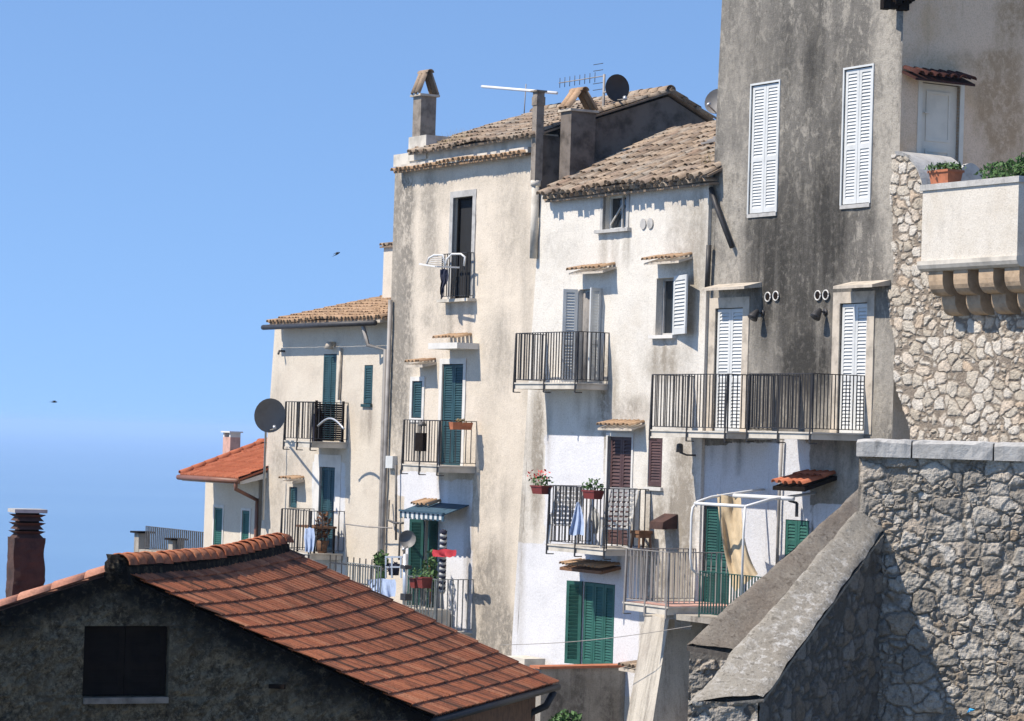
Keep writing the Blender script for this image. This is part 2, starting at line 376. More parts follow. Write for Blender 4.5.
HOLES = {}
def opening(root, fr, px, o0=0., name='window', leaves=2, lmat='green', surround=None, sill=None, fill=None, mid=True, pitch=.055, rec=.07, fmat=None, label=None, bottom=False, depth=.22):
    s0, s1, z0, z1 = fr.rect(*px, o0)
    HOLES.setdefault(root.name, []).append((s0, s1, z0, z1, depth))
    mb = MB(); e = .004; fw = .045
    for a in ((s0 + e, s0 + fw, z0 + e, z1 - e), (s1 - fw, s1 - e, z0 + e, z1 - e), (s0 + fw, s1 - fw, z1 - fw, z1 - e), (s0 + fw, s1 - fw, z0 + e, z0 + fw)):
        mb.fbox(fr, a[0], a[1], a[2], a[3], o0 - depth + .01, o0 - depth + .07)
    w = mb.build(name, M[fmat or lmat], root)
    if label: w['label'] = label
    if leaves:
        W = (s1 - s0 - .02) / leaves
        for i in range(leaves):
            a = s0 + .01 + W * i; leaf(w, fr.P(a + .004, 0, o0 - rec), fr.P(a + W - .004, 0, o0 - rec), z0 + .015, z1 - .015, M[lmat], pitch, mid=mid)
        bk = MB(); bk.fbox(fr, s0 + .02, s1 - .02, z0 + .02, z1 - .02, o0 - depth + .02, o0 - depth + .03); bk.build('pane_or_backing', M['curtain' if lmat == 'whitep' else 'interior'], w)  # backing sheet: black stands for room shade, grey softens shade in white slots
    if fill:
        bk = MB(); bk.fbox(fr, s0 + .02, s1 - .02, z0 + .02, z1 - .02, o0 - depth + .02, o0 - depth + .03); bk.build('pane_or_backing', M[fill], w)  # glass, curtain, or a black sheet standing for the unlit room
    if surround:
        mb = MB(); rimbox(mb, fr, s0, s1, z0, z1, o0 - .05, o0 + .022, surround[0], bottom); mb.build('surround', M[surround[1]], w)
    if sill:
        mb = MB(); mb.fbox(fr, s0 - sill[0], s1 + sill[0], z0 - .07, z0 - .002, o0 - .1, o0 + sill[1]); mb.build('sill', M[sill[2]], w)
    return w, (s0, s1, z0, z1)

def arc_tile(mb, p, u, v, n, r0, r1, L, tint, k=6, up=True, th=.012):
    """a half-round clay tile: lower end at p, axis v, crest along n"""
    vs = []
    for (q, r) in ((p, r0), (p + v * L, r1)):
        for rr in (r, r - th):
            for i in range(k + 1):
                t = math.pi * i / k; vs.append(q - u * math.cos(t) * rr + n * math.sin(t) * rr * (.9 if up else -.7))
    m = k + 1; fs = []
    for i in range(k):
        fs += [[i, i + 1, 2 * m + i + 1, 2 * m + i], [m + i + 1, m + i, 3 * m + i, 3 * m + i + 1], [i, m + i, m + i + 1, i + 1], [2 * m + i, 2 * m + i + 1, 3 * m + i + 1, 3 * m + i]]
    mb.add(vs, fs, True, tint=tint)
def coppi(name, root, a, u, v, W, L, mat, over=.16, pitch=.19, expo=.33, jit=.014, dz=.0, mb=None, base=True, sag=.03):
    """old half-round tile roof: a = lower left corner, u along the eave, v up the slope"""
    own = mb is None; mb = mb or MB(); u = u.normalized(); v = v.normalized(); n = u.cross(v).normalized()
    nc = max(2, round(W / pitch)); pw = W / nc; nr = max(1, math.ceil(L / expo))
    def sg(x, y): return n * (sag * (N.noise(V((x * .5, y * .5, 4))) * 1.6))
    if base:
        mb.hexa([a + v * over - n * .03, a + u * W + v * over - n * .03, a + u * W + v * L - n * .03, a + v * L - n * .03], [a + v * over + n * .012, a + u * W + v * over + n * .012, a + u * W + v * L + n * .012, a + v * L + n * .012], tint=.2)
    for j in range(nr):
        for i in range(nc):
            x = pw * (i + .5); y = expo * j; ln = min(expo * 1.22, L - y + .04)
            if ln < .1: continue
            rt = U(-1, 1) * jit * 2.2; vv = (v + u * rt + n * (-.045)).normalized()
            p = a + u * (x + U(-jit, jit)) + v * (y + U(-jit, jit) * 2) + n * (.035 + U(0, .012)) + sg(x, y)
            arc_tile(mb, p, u, vv, n, pw * .40, pw * .33, ln, min(1, max(0, U(.05, .95))), 5)
            # channel tile between
            p2 = a + u * (pw * i + U(-jit, jit)) + v * (y + .1 + U(-jit, jit)) + n * (.055) + sg(x, y)
            if j > 0 or base: arc_tile(mb, p2, u, vv, n, pw * .36, pw * .36, min(ln, L - y - .05), U(0, .6), 4, False)
    return mb.build(name, mat, root) if own else mb

def tile_awning(root, fr, x0, x1, y, o0=0., depth=.42, drop=.12, mat='coppi', pitch=.16, slab=True, name='tile_awning', smat='warm', lip=.05):
    """little ledge of roof tiles over an opening; x0..x1 are its ends at the front edge"""
    a = fr.PX(x0, y, o0 + depth); b_s = fr.SZ(x1, y, o0 + depth)[0]; a_s, az = fr.SZ(x0, y, o0 + depth)
    W = max(.3, b_s - a_s); v = (fr.n * -depth + V((0, 0, drop))); mb = MB()
    coppi(None, None, fr.P(a_s, az, o0 + depth), fr.d, v, W, v.length + .02, None, over=.05, pitch=pitch, expo=.5, jit=.012, mb=mb, base=False, sag=.0)
    o = mb.build(name, M[mat], root)
    if slab:
        s = MB(); P = fr.P; t = lip
        s.hexa([P(a_s, az - .03 - t, o0 + depth - .04), P(a_s + W, az - .03 - t, o0 + depth - .04), P(a_s + W, az + drop - .03 - t, o0), P(a_s, az + drop - .03 - t, o0)], [P(a_s, az - .02, o0 + depth - .04), P(a_s + W, az - .02, o0 + depth - .04), P(a_s + W, az + drop - .02, o0), P(a_s, az + drop - .02, o0)])
        s.build('awning_slab', M[smat], o)
    return o

def railing(mb, p, q, h, pitch=.11, r=.009, ends=True, foot=.06):
    p = V(p); q = V(q); L = (q - p).length; u = (q - p) / L; Z = V((0, 0, 1)); k = max(2, round(L / pitch))
    mb.bar(p + Z * h, q + Z * h, .036, .016); mb.bar(p + Z * foot, q + Z * foot, .024, .014)
    for i in range(k + 1):
        x = p + u * (L * i / k); e = (i in (0, k)) and ends
        mb.bar(x - Z * (.02 if e else -foot), x + Z * h, .024 if e else r * 2)

def balcony(root, fr, xl, xr, yrail, yslab, depth, o0=0., th=.12, mat='slab', rmat='iron', pitch=.11, r=.009, h=None, label=None, left=True, posts=True):
    xm = (xl + xr) / 2; s0 = fr.SZ(xl, yslab, o0 + depth)[0]; s1 = fr.SZ(xr, yslab, o0 + depth)[0]
    z = fr.SZ(xm, yslab, o0 + depth)[1]; zr = fr.SZ(xm, yrail, o0 + depth)[1]; h = h or (zr - z)
    mb = MB(); mb.fbox(fr, s0, s1, z - th, z, o0 - .05, o0 + depth)
    mb.fbox(fr, s0 - .025, s1 + .025, z + .002, z + .03, o0 + .002, o0 + depth + .025)
    b = mb.build('balcony', M[mat], root)
    if label: b['label'] = label
    g = MB(); oo = o0 + depth - .02; P = fr.P; zz = z + .032
    railing(g, P(s0 + .02, zz, oo), P(s1 - .02, zz, oo), h, pitch, r)
    railing(g, P(s1 - .02, zz, oo), P(s1 - .02, zz, o0), h, pitch, r, False)
    railing(g, P(s0 + .02, zz, oo), P(s0 + .02, zz, o0), h, pitch, r, False)
    if posts:
        k = max(2, round((s1 - s0) / 1.1))
        for i in range(k + 1):
            s = s0 + .03 + (s1 - s0 - .06) * i / k; g.bar(P(s, zz - th - .1, oo + .05), P(s, zz + h, oo + .02), .028)
            g.bar(P(s, zz - th - .1, oo + .05), P(s, zz - th - .1, oo - .12), .02)
    g.build('railing', M[rmat], b)
    return b, s0, s1, z, zz + h

def pipe(root, pts, r, mat='zinc', name='downpipe'):
    mb = MB(); mb.tube(pts, r, 8); return mb.build(name, M[mat], root)

def foliage(mb, c, rx, ry, rz, n, size):
    for i in range(n):
        d = V((random.gauss(0, 1), random.gauss(0, 1), random.gauss(0, 1))).normalized() * (R() ** .4)
        p = V(c) + V((d.x * rx, d.y * ry, d.z * rz)); a = V((U(-1, 1), U(-1, 1), U(-1, 1))).normalized(); b = a.cross(V((U(-1, 1), U(-1, 1), U(-1, 1)))).normalized()
        l = size * U(.6, 1.3); mb.add([p - a * l, p + b * l * .45, p + a * l, p - b * l * .45], [[0, 1, 2, 3]])

# ------------------------------------------------------------------ sun and sky
AZ = V((-.952, -.306, 0)); EL = math.radians(51)
TOSUN = V((AZ.x * math.cos(EL), AZ.y * math.cos(EL), math.sin(EL)))
sl = bpy.data.lights.new('sun', 'SUN'); so = bpy.data.objects.new('sun', sl); COL.objects.link(so); so.location = (-40, -10, 120)
so.rotation_euler = TOSUN.to_track_quat('Z', 'Y').to_euler(); sl.energy = 5.0; sl.angle = math.radians(.53); sl.color = (1, .905, .78)
wd = bpy.data.worlds.new('World'); sc.world = wd; wd.use_nodes = True; wt = wd.node_tree
bg = wt.nodes['Background']; sk = wt.nodes.new('ShaderNodeTexSky'); sk.sky_type = 'NISHITA'; sk.sun_disc = False
sk.sun_elevation = EL; sk.sun_rotation = math.atan2(AZ.x, AZ.y); sk.altitude = 60; sk.air_density = 1.0; sk.dust_density = 0.0; sk.ozone_density = 4.0
tc = wt.nodes.new('ShaderNodeTexCoord'); vm = wt.nodes.new('ShaderNodeVectorMath'); vm.operation = 'MULTIPLY_ADD'
vm.inputs[1].default_value = (1, 1, .9); vm.inputs[2].default_value = (0, 0, .22); wt.links.new(tc.outputs['Generated'], vm.inputs[0]); wt.links.new(vm.outputs[0], sk.inputs['Vector'])
tn = wt.nodes.new('ShaderNodeMix'); tn.data_type = 'RGBA'; tn.blend_type = 'MULTIPLY'; tn.inputs[0].default_value = 1; tn.inputs[7].default_value = (.93, .985, 1.04, 1)
wt.links.new(sk.outputs[0], tn.inputs[6]); wt.links.new(tn.outputs[2], bg.inputs[0]); bg.inputs[1].default_value = .145
sc.view_settings.view_transform = 'Standard'; sc.view_settings.look = 'None'; sc.view_settings.exposure = 0.45; sc.view_settings.gamma = 1
sc.cycles.max_bounces = 6; sc.cycles.diffuse_bounces = 4; sc.cycles.glossy_bounces = 2; sc.cycles.volume_bounces = 2
sc.cycles.use_adaptive_sampling = True

# ------------------------------------------------------------------ setting
mb = MB(); mb.quad(V((-42000, -300, 0)), V((42000, -300, 0)), V((42000, 42000, 0)), V((-42000, 42000, 0))); tag(mb.build('sea', M['sea']), kind='structure')
def gz(x, y):
    ex = max(0, -x - 30, x - 60, y - 95, -y - 60); return 61.5 + N.noise(V((x * .05, y * .05, 1))) * .8 - ex * .9
mb = MB(); n = 70; vs = []; fs = []
for i in range(n + 1):
    for j in range(n + 1):
        x = -140 + 320 * i / n; y = -160 + 360 * j / n; vs.append(V((x, y, max(-2, gz(x, y)))))
for i in range(n):
    for j in range(n): fs.append([i * (n + 1) + j, (i + 1) * (n + 1) + j, (i + 1) * (n + 1) + j + 1, i * (n + 1) + j + 1])
mb.add(vs, fs, True); tag(mb.build('hillside', M['ground']), kind='structure')
GB = 61.2
def edge(fr, a, b, o=0):
    s1, z1 = fr.SZ(*a, o); s2, z2 = fr.SZ(*b, o); return s1, z1, (s2 - s1) / (z2 - z1)   # s, z of the lower point and the lean above it

# ================================================================== grey house
fr = FM
sA0, zA0, lA0 = edge(fr, (711, 230), (722, 0)); sA1, zA1, lA1 = fr.SZ(901, 100)[0], GB, 0.
grey = empty('grey_house', fr.P((sA0 + sA1) / 2, GB), 'tall house of blackened grey plaster with white louvred shutters, at the right', 'house')
H = lambda r: HOLES.get(r.name, [])
for px in ((750.5, 84, 778, 213), (843.5, 68, 871.5, 204)): opening(grey, fr, px, lmat='whitep', surround=(.035, 'whitep'), sill=(.02, .03, 'greytrim'), rec=.03, pitch=.06)
for px in ((714.5, 308, 742, 433), (839, 303, 866.5, 434)): opening(grey, fr, px, name='balcony_door', lmat='whitep', surround=(.2, 'warm'), rec=.05, pitch=.065)
opening(grey, fr, (703, 506, 731, 607), name='balcony_door', lmat='green', surround=(.05, 'whitewash'), rec=.05)
opening(grey, fr, (785, 520, 809, 560), lmat='green2', surround=None, rec=.02)
facade('wall', grey, fr, sA0, sA1, GB, fr.SZ(800, -60)[1], H(grey), M['grey'], back=6, lean0=lA0, lean1=lA1, zr0=zA0, zr1=zA1, amp=.02, right=False,
       blobs=[(735, 120, 14, 160, .35), (886, 90, 13, 150, 1.), (893, 180, 9, 90, .9), (732, 330, 40, 60, .6), (860, 370, 34, 70, .8), (795, 320, 7, 11, .9), (748, 60, 30, 40, .3), (800, 400, 50, 30, .3), (840, 470, 40, 40, .8), (730, 200, 18, 40, .55), (725, 260, 14, 40, .5)], fresh=[(640, 441, 812, 700), (812, 500, 880, 700), (783, 430, 806, 480)],  # last fresh rect paints in the sunlit strip between the two balcony shadows
       grime=[(800, 280, 46, 110, .75), (832, 190, 16, 80, .5), (765, 270, 16, 60, .4), (812, 60, 10, 70, .35), (690, 470, 6, 60, .6), (790, 60, 60, 40, .3), (815, 370, 30, 30, .5), (700, 620, 40, 30, .4)])
# side wall above the terrace
frG = Frame(fr.P(sA1, 0)[:2], (.86, .51)); frG.O = frG.O
zT = fr.SZ(940, 203, 0)[1]
HOLES['sidewall'] = []
class _r: name = 'sidewall'
s0, s1, z0, z1 = frG.rect(921, 84, 959, 172)
HOLES['sidewall'].append((s0, s1, z0, z1, .12))
sw = facade('side_wall', grey, frG, .0, 9, GB + 4, frG.SZ(960, -60)[1], HOLES['sidewall'], M['ochre'], back=0, amp=.02, blobs=[(1005, 110, 20, 70, .9), (985, 100, 14, 40, .6), (960, 62, 60, 10, .5), (1015, 15, 20, 20, .9)])
mb = MB(); mb.fbox(frG, s0 + .005, s1 - .005, z0, z1 - .005, -.11, -.07)
M['doorp'] = simple('cream door paint', (.66, .58, .47), .6, .12, 3)
dr = mb.build('door', M['doorp'], sw)
mb = MB(); rimbox(mb, frG, s0, s1, z0, z1, -.1, .02, .09, False)
zm = z0 + (z1 - z0) * .30
for a, b in ((z0 + .12, zm - .06), (zm + .06, z1 - .12)):
    rimbox(mb, frG, s0 + .2, s1 - .2, a + .06, b - .06, -.075, -.055, .05)
mb.box(frG.P(s0 + .14, z0 + 1.02, -.02), frG.d * .06, frG.n * .012, V((0, 0, .012)))
mb.build('door_frame', M['doorp'], sw)
tile_awning(grey, frG, 917, 977, 76, 0, .42, .16, mat='rusttile', name='tile_awning', smat='rusttile', lip=.03, pitch=.2)
# cable box at the corner, pipe, vents, lamps
pipe(grey, [fr.PX(711, 188, .08), fr.PX(716, 205, .09), fr.PX(732, 247, .09)], .05, 'iron', 'diagonal_pipe')
pipe(grey, [fr.PX(709, 245, .1), fr.PX(707, 290, .1)], .05, 'iron', 'short_pipe')
mb = MB(); p = fr.PX(893, 3, .2)
for i in range(9): mb.box(p + V((U(-.15, .25), U(-.1, .1), U(-.12, .15))), V((U(.05, .12), .02, 0)), V((-.02, .09, .0)), V((0, 0, U(.04, .1))))
mb.build('broken_bracket', M['darkwood'], grey)
for x, y in ((769, 297), (777, 296), (819, 295.5), (827, 295)):
    mb = MB(); c = fr.PX(x, y, .0); s, z = fr.SZ(x, y); pts = [fr.P(s + .085 * math.cos(t * math.pi / 7), z + .085 * math.sin(t * math.pi / 7), .03) for t in range(15)]
    mb.tube(pts, .013, 6); v = mb.build('vent_ring', M['whitewash'], grey)
    mb = MB(); mb.hexa([fr.P(s + .075 * math.cos(t * math.pi / 6), z + .075 * math.sin(t * math.pi / 6), .0) for t in range(12)], [fr.P(s + .075 * math.cos(t * math.pi / 6), z + .075 * math.sin(t * math.pi / 6), .028) for t in range(12)]); mb.build('vent_hole', M['darkwood'], v)
for x, y in ((763, 313), (826, 312)):
    mb = MB(); p0 = fr.PX(x, y, .0); p = fr.P(*fr.SZ(x, y), .16); mb.tube([fr.P(*fr.SZ(x, y), 0), p], .018, 6); mb.tube([fr.P(*fr.SZ(x, y), 0), fr.P(*fr.SZ(x, y), .03)], .06, 10)
    d = (fr.n * .6 + V((0, 0, -.8))).normalized(); mb.tube([p - d * .06, p, p + d * .12, p + d * .14], [.03, .06, .1, .1], 12); mb.build('wall_lamp', M['iron'], grey)
for x0, x1, y in ((701, 744, 291), (833, 872, 289)):
    s0, z = fr.SZ(x0, y, .4); s1 = fr.SZ(x1, y, .4)[0]; mb = MB(); P = fr.P
    mb.hexa([P(s0, z, .4), P(s1, z, .4), P(s1, z + .05, 0), P(s0, z + .05, 0)], [P(s0, z + .05, .4), P(s1, z + .05, .4), P(s1, z + .15, 0), P(s0, z + .15, 0)])
    mb.build('door_hood', M['warm'], grey)
bal1 = balcony(grey, fr, 650, 727, 376, 432, 1.02, th=.1, pitch=.10, r=.009, label='upper left balcony with grey iron railing')
bal2 = balcony(grey, fr, 747, 812, 375.5, 433, 1.13, th=.1, pitch=.082, r=.009, label='upper right balcony with dense iron railing')
# terrace with pergola
ter, t0, t1, tz, trz = balcony(grey, fr, 624, 668, 552, 606, 1.65, th=.12, pitch=.12, r=.009, rmat='zinc', label='low terrace with pink floor and grey railing')
mb = MB(); mb.fbox(fr, t0 + .03, t1 - .03, tz + .031, tz + .04, .02, 1.6); mb.build('terrace_floor', M['pink'], ter)
mb = MB(); q = fr.PX(699, 616, 1.5); q2 = fr.PX(760, 616, 1.5); q2.z = q.z; railing(mb, q, q2, fr.SZ(699, 571, 1.5)[1] - q.z, .09, .012); mb.build('green_railing', M['green'], ter)['label'] = 'lower green railing of the terrace'
mb = MB(); s = fr.SZ(690, 640, .6)[0]; mb.fbox(fr, t1 - .3, fr.SZ(762, 616, 1.5)[0], q.z - .12, q.z - .02, .0, 1.5); mb.fbox(fr, t0 + .9, t1 - .05, tz - .4, tz - .122, 0, 1.1); mb.build('terrace_beam', M['concrete'], ter)
P = fr.P
def tent_leg(x, ytop, ybot, o): return fr.PX(x, ytop, o), fr.PX(x, ybot, o)
# awning frame
A_ = fr.PX(690, 512, 1.62); B_ = fr.PX(742, 505, 1.62)
sa, za = fr.SZ(692, 500, 1.62); sb, zb = fr.SZ(742, 505, 1.62)
mb = MB(); ar = [P(sa, za + .22, .02), P(sa, za + .16, .5), P(sa, za + .06, 1.2), P(sa, za - .03, 1.5), P(sa, za - .14, 1.6), P(sa, za - .3, 1.62), P(sa, za - 1.05, 1.62), P(sa, za - 1.25, 1.58), P(sa, za - 1.34, 1.48), P(sa, za - 1.37, 1.2)]
mb.tube(ar, .024, 8); frame = mb.build('awning_frame', M['metalw'], grey); frame['label'] = 'white tubular awning frame over the low terrace'
mb = MB(); mb.tube([P(sa, za - .06, 1.55), P(sb, za - .06, 1.55)], .032, 10); mb.build('front_bar', M['metalw'], frame)
mb = MB(); mb.tube([P(sb, za - .06, 1.55), P(sb, za - .5, 1.57), P(sb, tz + .03, 1.58)], .022, 8); mb.build('post', M['metalw'], frame)
mb = MB(); mb.tube([P(sb, za - .06, 1.55), P(sb, za + .08, 1.0), P(sb, za + .2, .02)], .025, 8); mb.build('side_bar', M['metalw'], frame)
mb = MB(); mb.tube([P(sa + .3, za + .1, .9), P(sb + .3, za + .1, .72)], .042, 10); mb.build('roller_tube', M['metalw'], frame)
# hanging canvas
mb = MB(); vs = []; fs = []; nn = 14; mm = 16
for i in range(nn + 1):
    a = i / nn
    for j in range(mm + 1):
        b = j / mm
        xl = 717 + 6 * b + 11 * b * b; xr = 741 + 2 * b + 15 * b ** 2.2
        y = (494 + 98 * b) + a * (4 - 2 * b - 20 * b * b)
        x = xl + (xr - xl) * a
        vs.append(fr.PX(x, y, .95 + .05 * math.sin(a * 15 + 1) * (.3 + .7 * b) + .06 * math.sin(a * 6 + b * 5)))
for i in range(nn):
    for j in range(mm): fs.append([i * (mm + 1) + j, (i + 1) * (mm + 1) + j, (i + 1) * (mm + 1) + j + 1, i * (mm + 1) + j + 1])
mb.add(vs, fs, True); tag(mb.build('awning_cloth', M['canvas']), 'beige canvas awning cloth hanging loose from the white tube frame', 'awning cloth')
tile_awning(grey, fr, 771, 803, 485, 0, .75, .22, mat='redtile', pitch=.2, smat='darkwood', lip=.06)
mb = MB(); c = fr.PX(797, 503, .1); mb.bar(c, c + V((0, 0, -.25)), .05); mb.tube([c, c + fr.n * .18 + V((0, 0, .04))], .025, 6); mb.build('iron_bracket', M['iron'], grey)
pipe(grey, [fr.PX(782, 440, .07), fr.PX(779, 500, .07), fr.PX(776, 600, .07)], .03, 'zinc')
# buttress under the terrace
mb = MB(); sb0 = fr.SZ(641, 640, .5)[0]; sb1 = fr.SZ(664, 640, .9)[0]; zt = fr.SZ(665, 617, .5)[1]
mb.hexa([P(sb0 - .1, GB, 1.3), P(sb1 + .5, GB, 2.0), P(sb1 + .5, GB, 0), P(sb0 - .1, GB, 0)], [P(sb0, zt, .42), P(sb1, zt, .8), P(sb1, zt, 0), P(sb0, zt, 0)])
mb.hexa([P(sb1 + .1, GB, 1.9), P(sb1 + 1.6, GB, 2.6), P(sb1 + 1.6, GB, .1), P(sb1 + .1, GB, .1)], [P(sb1, zt - 2.1, 1.0), P(sb1 + 1.1, zt - 2.3, 1.4), P(sb1 + 1.1, zt - 1.9, .1), P(sb1, zt - 1.9, .1)])
mb.build('buttress', plaster('buttress render', (.54, .50, .43), (.40, .36, .31), (.20, .18, .155), bl=(.4, .65), st=(.45, .65), stk=.7), grey)

# ================================================================== white house
oB = .07
sB0, zB0, lB0 = edge(fr, (512, 640), (541, 190), oB); sB1 = sA0 - .002
white = empty('white_house', fr.P((sB0 + sB1) / 2, GB), 'white plastered house with an old tiled lean-to roof beside the grey house', 'house')
zeB = fr.SZ(615, 186, .4)[1]
w, r = opening(white, fr, (603.5, 195, 627, 229), oB, leaves=0, surround=(.09, 'greytrim'), sill=(.18, .1, 'greytrim'), fill='glass', fmat='whitep', rec=.1, label='small top window standing half open')
s0, s1, z0, z1 = r
mb = MB(); mb.box(P(s0 + (s1 - s0) * .62, (z0 + z1) / 2, oB - .12), fr.d * .02, fr.n * .02, V((0, 0, (z1 - z0) / 2 - .02))); a = P(s0 + .12, z0 + .1, oB - .1); mb.bar(a, P(s0 + .45, z1 - .2, oB - .16), .03); mb.build('mullion', M['greytrim'], w)
for x, y in ((644, 224), (651, 223.5)):
    mb = MB(); s, z = fr.SZ(x, y, oB); mb.hexa([P(s + .1 * math.cos(t * math.pi / 6), z + .11 * math.sin(t * math.pi / 6), oB - .02) for t in range(12)], [P(s + .1 * math.cos(t * math.pi / 6), z + .11 * math.sin(t * math.pi / 6), oB + .03) for t in range(12)]); mb.build('vent_cap', M['greytrim'], white)
w, r = opening(white, fr, (578, 289, 600, 383), oB, name='balcony_door', leaves=0, fill='curtain', fmat='whitep')
s0, s1, z0, z1 = r
mb = MB()
for i in range(7): mb.tube([P(s0 + .1 + (s1 - s0 - .2) * i / 6, z0 + .05, oB - .13 + .02 * (i % 2)), P(s0 + .1 + (s1 - s0 - .2) * i / 6, z1 - .06, oB - .13 + .02 * (i % 2))], .075, 8)
mb.build('curtain', M['curtain'], w)
for s, q in ((s0 - .02, -.12), (s1 + .02, .05)):
    leaf(w, P(s, 0, oB + .02), P(s + q, 0, oB + .30), z0 + .02, z1, M['whitep'], .06, flip=-1)
w, r = opening(white, fr, (656, 278, 674.5, 335), oB, leaves=0, sill=(.1, .1, 'whitewash'), fill='glass', fmat='greytrim', label='window with one white shutter leaf swung open')
leaf(w, P(r[1] + .02, 0, oB + .03), P(r[1] + .80, 0, oB + .26), r[2], r[3] + .02, M['whitep'], .07, fw=.09, mid=False)
opening(white, fr, (607, 436, 631, 545), oB, name='balcony_door', leaves=2, lmat='brown', surround=(.06, 'whitewash'), pitch=.07)
opening(white, fr, (648, 438, 662, 487), oB, leaves=1, lmat='brown', sill=(.06, .06, 'whitewash'), mid=False, rec=.03)
w, r = opening(white, fr, (583, 583, 614, 667), oB, name='ground_door', leaves=3, lmat='green2', rec=.02, mid=False, label='bright green louvred door with three leaves')
leaf(w, P(r[0] - .02, 0, oB + .03), P(r[0] - .34, 0, oB + .2), r[2], r[3], M['green2'], .075, mid=False)
sBx = fr.SZ(541, 190, oB)[0]
def topB(s): return zeB - .02
facade('wall', white, fr, sB0, sB1, GB, zeB + .1, H(white), M['white'], o0=oB, back=5.4, lean0=lB0, zr0=zB0, zone=1.2, amp=.02,
       blobs=[(522, 480, 7, 70, .5), (540, 440, 4, 70, .9), (604, 410, 5, 60, .8), (682, 500, 15, 80, .8), (668, 360, 25, 30, .35), (690, 260, 22, 60, .45), (630, 410, 18, 16, .55), (675, 620, 18, 60, .8), (650, 640, 16, 60, .5), (560, 250, 20, 20, .2), (655, 560, 12, 60, .9), (680, 560, 10, 70, 1.)],
       fresh=[(505, 541, 641, 700), (543, 433, 606, 545)], grime=[(535, 460, 5, 70, .9), (549, 430, 3, 40, .5), (612, 395, 6, 40, .6), (625, 200, 90, 9, .25), (700, 230, 8, 60, .6), (683, 520, 10, 70, .8), (672, 600, 10, 60, .8), (660, 365, 14, 16, .5), (520, 560, 5, 80, .4), (590, 425, 8, 12, .5), (690, 300, 6, 50, .5)])
for x0, x1, y in ((567, 601, 272), (642, 677, 262), (596, 630, 427)): tile_awning(white, fr, x0, x1, y, oB, .36, .1, mat='coppi2', smat='warm', lip=.03)
tile_awning(white, fr, 558, 600, 566, oB, .5, .1, mat='coppi2', smat='wood', lip=.05)
tile_awning(white, fr, 617, 637, 667, oB, .5, .08, mat='coppi', smat='warm', lip=.04)
balcony(white, fr, 514, 577, 334, 384, .74, oB, th=.1, pitch=.105, r=.010, label='upper balcony with black iron railing')
balB = balcony(white, fr, 547, 606, 488.5, 548, 1.02, oB, th=.1, pitch=.13, r=.010, label='middle balcony crowded with chairs and flower pots')
mb = MB(); s, z = fr.SZ(663, 523, oB + .2)
mb.hexa([P(s - .25, z - .12, oB + .35), P(s + .2, z - .12, oB + .35), P(s + .2, z - .1, oB), P(s - .25, z - .1, oB)], [P(s - .25, z + .02, oB + .33), P(s + .2, z + .02, oB + .33), P(s + .2, z + .18, oB), P(s - .25, z + .18, oB)]); mb.build('vent_hood', M['brickd'], white)
mb = MB(); s, z = fr.SZ(686, 455, oB + .15); mb.tube([P(s + .1, z, oB), P(s + .1, z, oB + .2), P(s, z + .05, oB + .3)], .02, 6); mb.tube([P(s, z + .05, oB + .3), P(s, z + .2, oB + .3), P(s, z + .22, oB + .3)], [.07, .06, .02], 8); mb.build('wall_lantern', M['rustiron'], white)
# lean-to roof
aB = P(fr.SZ(538, 190, .42)[0], fr.SZ(615, 187.5, .42)[1], .42); sR = sA0 - .05 + (lA0 * max(0, aB.z - zA0))
o1, z1_ = fr.OZ(652, 140, fr.SZ(538, 190, .42)[0]); WB = sR - fr.SZ(538, 190, .42)[0] + .35
vB = V((0, 0, z1_ - aB.z)) + fr.n * (o1 - .42)
LB = vB.length * 1.18; vBn = vB.normalized()
coppi('roof', white, aB, fr.d, vBn, WB, LB, M['coppi'], over=.10, pitch=.23, expo=.32, jit=.03, sag=.05)
mb = MB(); coppi(None, None, aB + V((0, 0, -.10)) - fr.n * .1, fr.d, -fr.n + V((0, 0, .12)), WB - .1, .5, None, over=.07, pitch=.26, expo=.6, mb=mb); mb.build('tile_cornice', M['coppi'], white)
# panel lying on the roof
mb = MB(); nB = fr.d.cross(vBn).normalized(); c0 = aB + fr.d * (WB * .60) + vBn * (LB * .50) + nB * .14
for k in range(3): mb.bar(c0 + vBn * (.16 * k), c0 + fr.d * 2.2 + vBn * (.16 * k + .55), .05, .04)
tag(mb.build('roof_batten', M['zinc']), 'grey metal battens lying on the lean-to tiles', 'battens')
mb = MB()
for i in range(240):
    p = aB + fr.d * (WB * U(.86, .99)) + vBn * (LB * U(.15, .55)) + nB * .05; q = p + V((U(-.12, .12), U(-.12, .12), U(.1, .32))); w_ = fr.d * .008; mb.quad(p - w_, p + w_, q + w_ * .2, q - w_ * .2)
tag(mb.build('dry_grass', M['drygrass']), 'tuft of dry grass growing on the lean-to roof', 'grass tuft')

# ================================================================== cream house
sC0 = fr.SZ(391, 300)[0]; sC1 = fr.SZ(541, 180)[0]
zc = fr.SZ(460, 161, .2)[1]
cream = empty('cream_house', fr.P((sC0 + sC1) / 2, GB), 'tall narrow cream house with streaked walls and green shutters', 'house')
w, r = opening(cream, fr, (452.5, 197, 472, 299), name='tall_window', leaves=0, surround=(.14, 'greytrim'), sill=(.25, .22, 'slab'), fill=None, fmat='darkwood', depth=.17, label='tall dark open window')
s0, s1, z0, z1 = r; mb = MB(); mb.fbox(fr, s0, s1, z0, z1, -.18, -.16); mb.build('pane_or_backing', M['interior'], w)  # black sheet across the open window, its colour stands for room shade
mb = MB(); railing(mb, P(s0 - .12, z0 + .0, .18), P(s1 + .12, z0 + .0, .18), 1.0, .11, .009); railing(mb, P(s1 + .12, z0, .18), P(s1 + .12, z0, .0), 1.0, .1, .009); mb.build('railing', M['iron'], w)
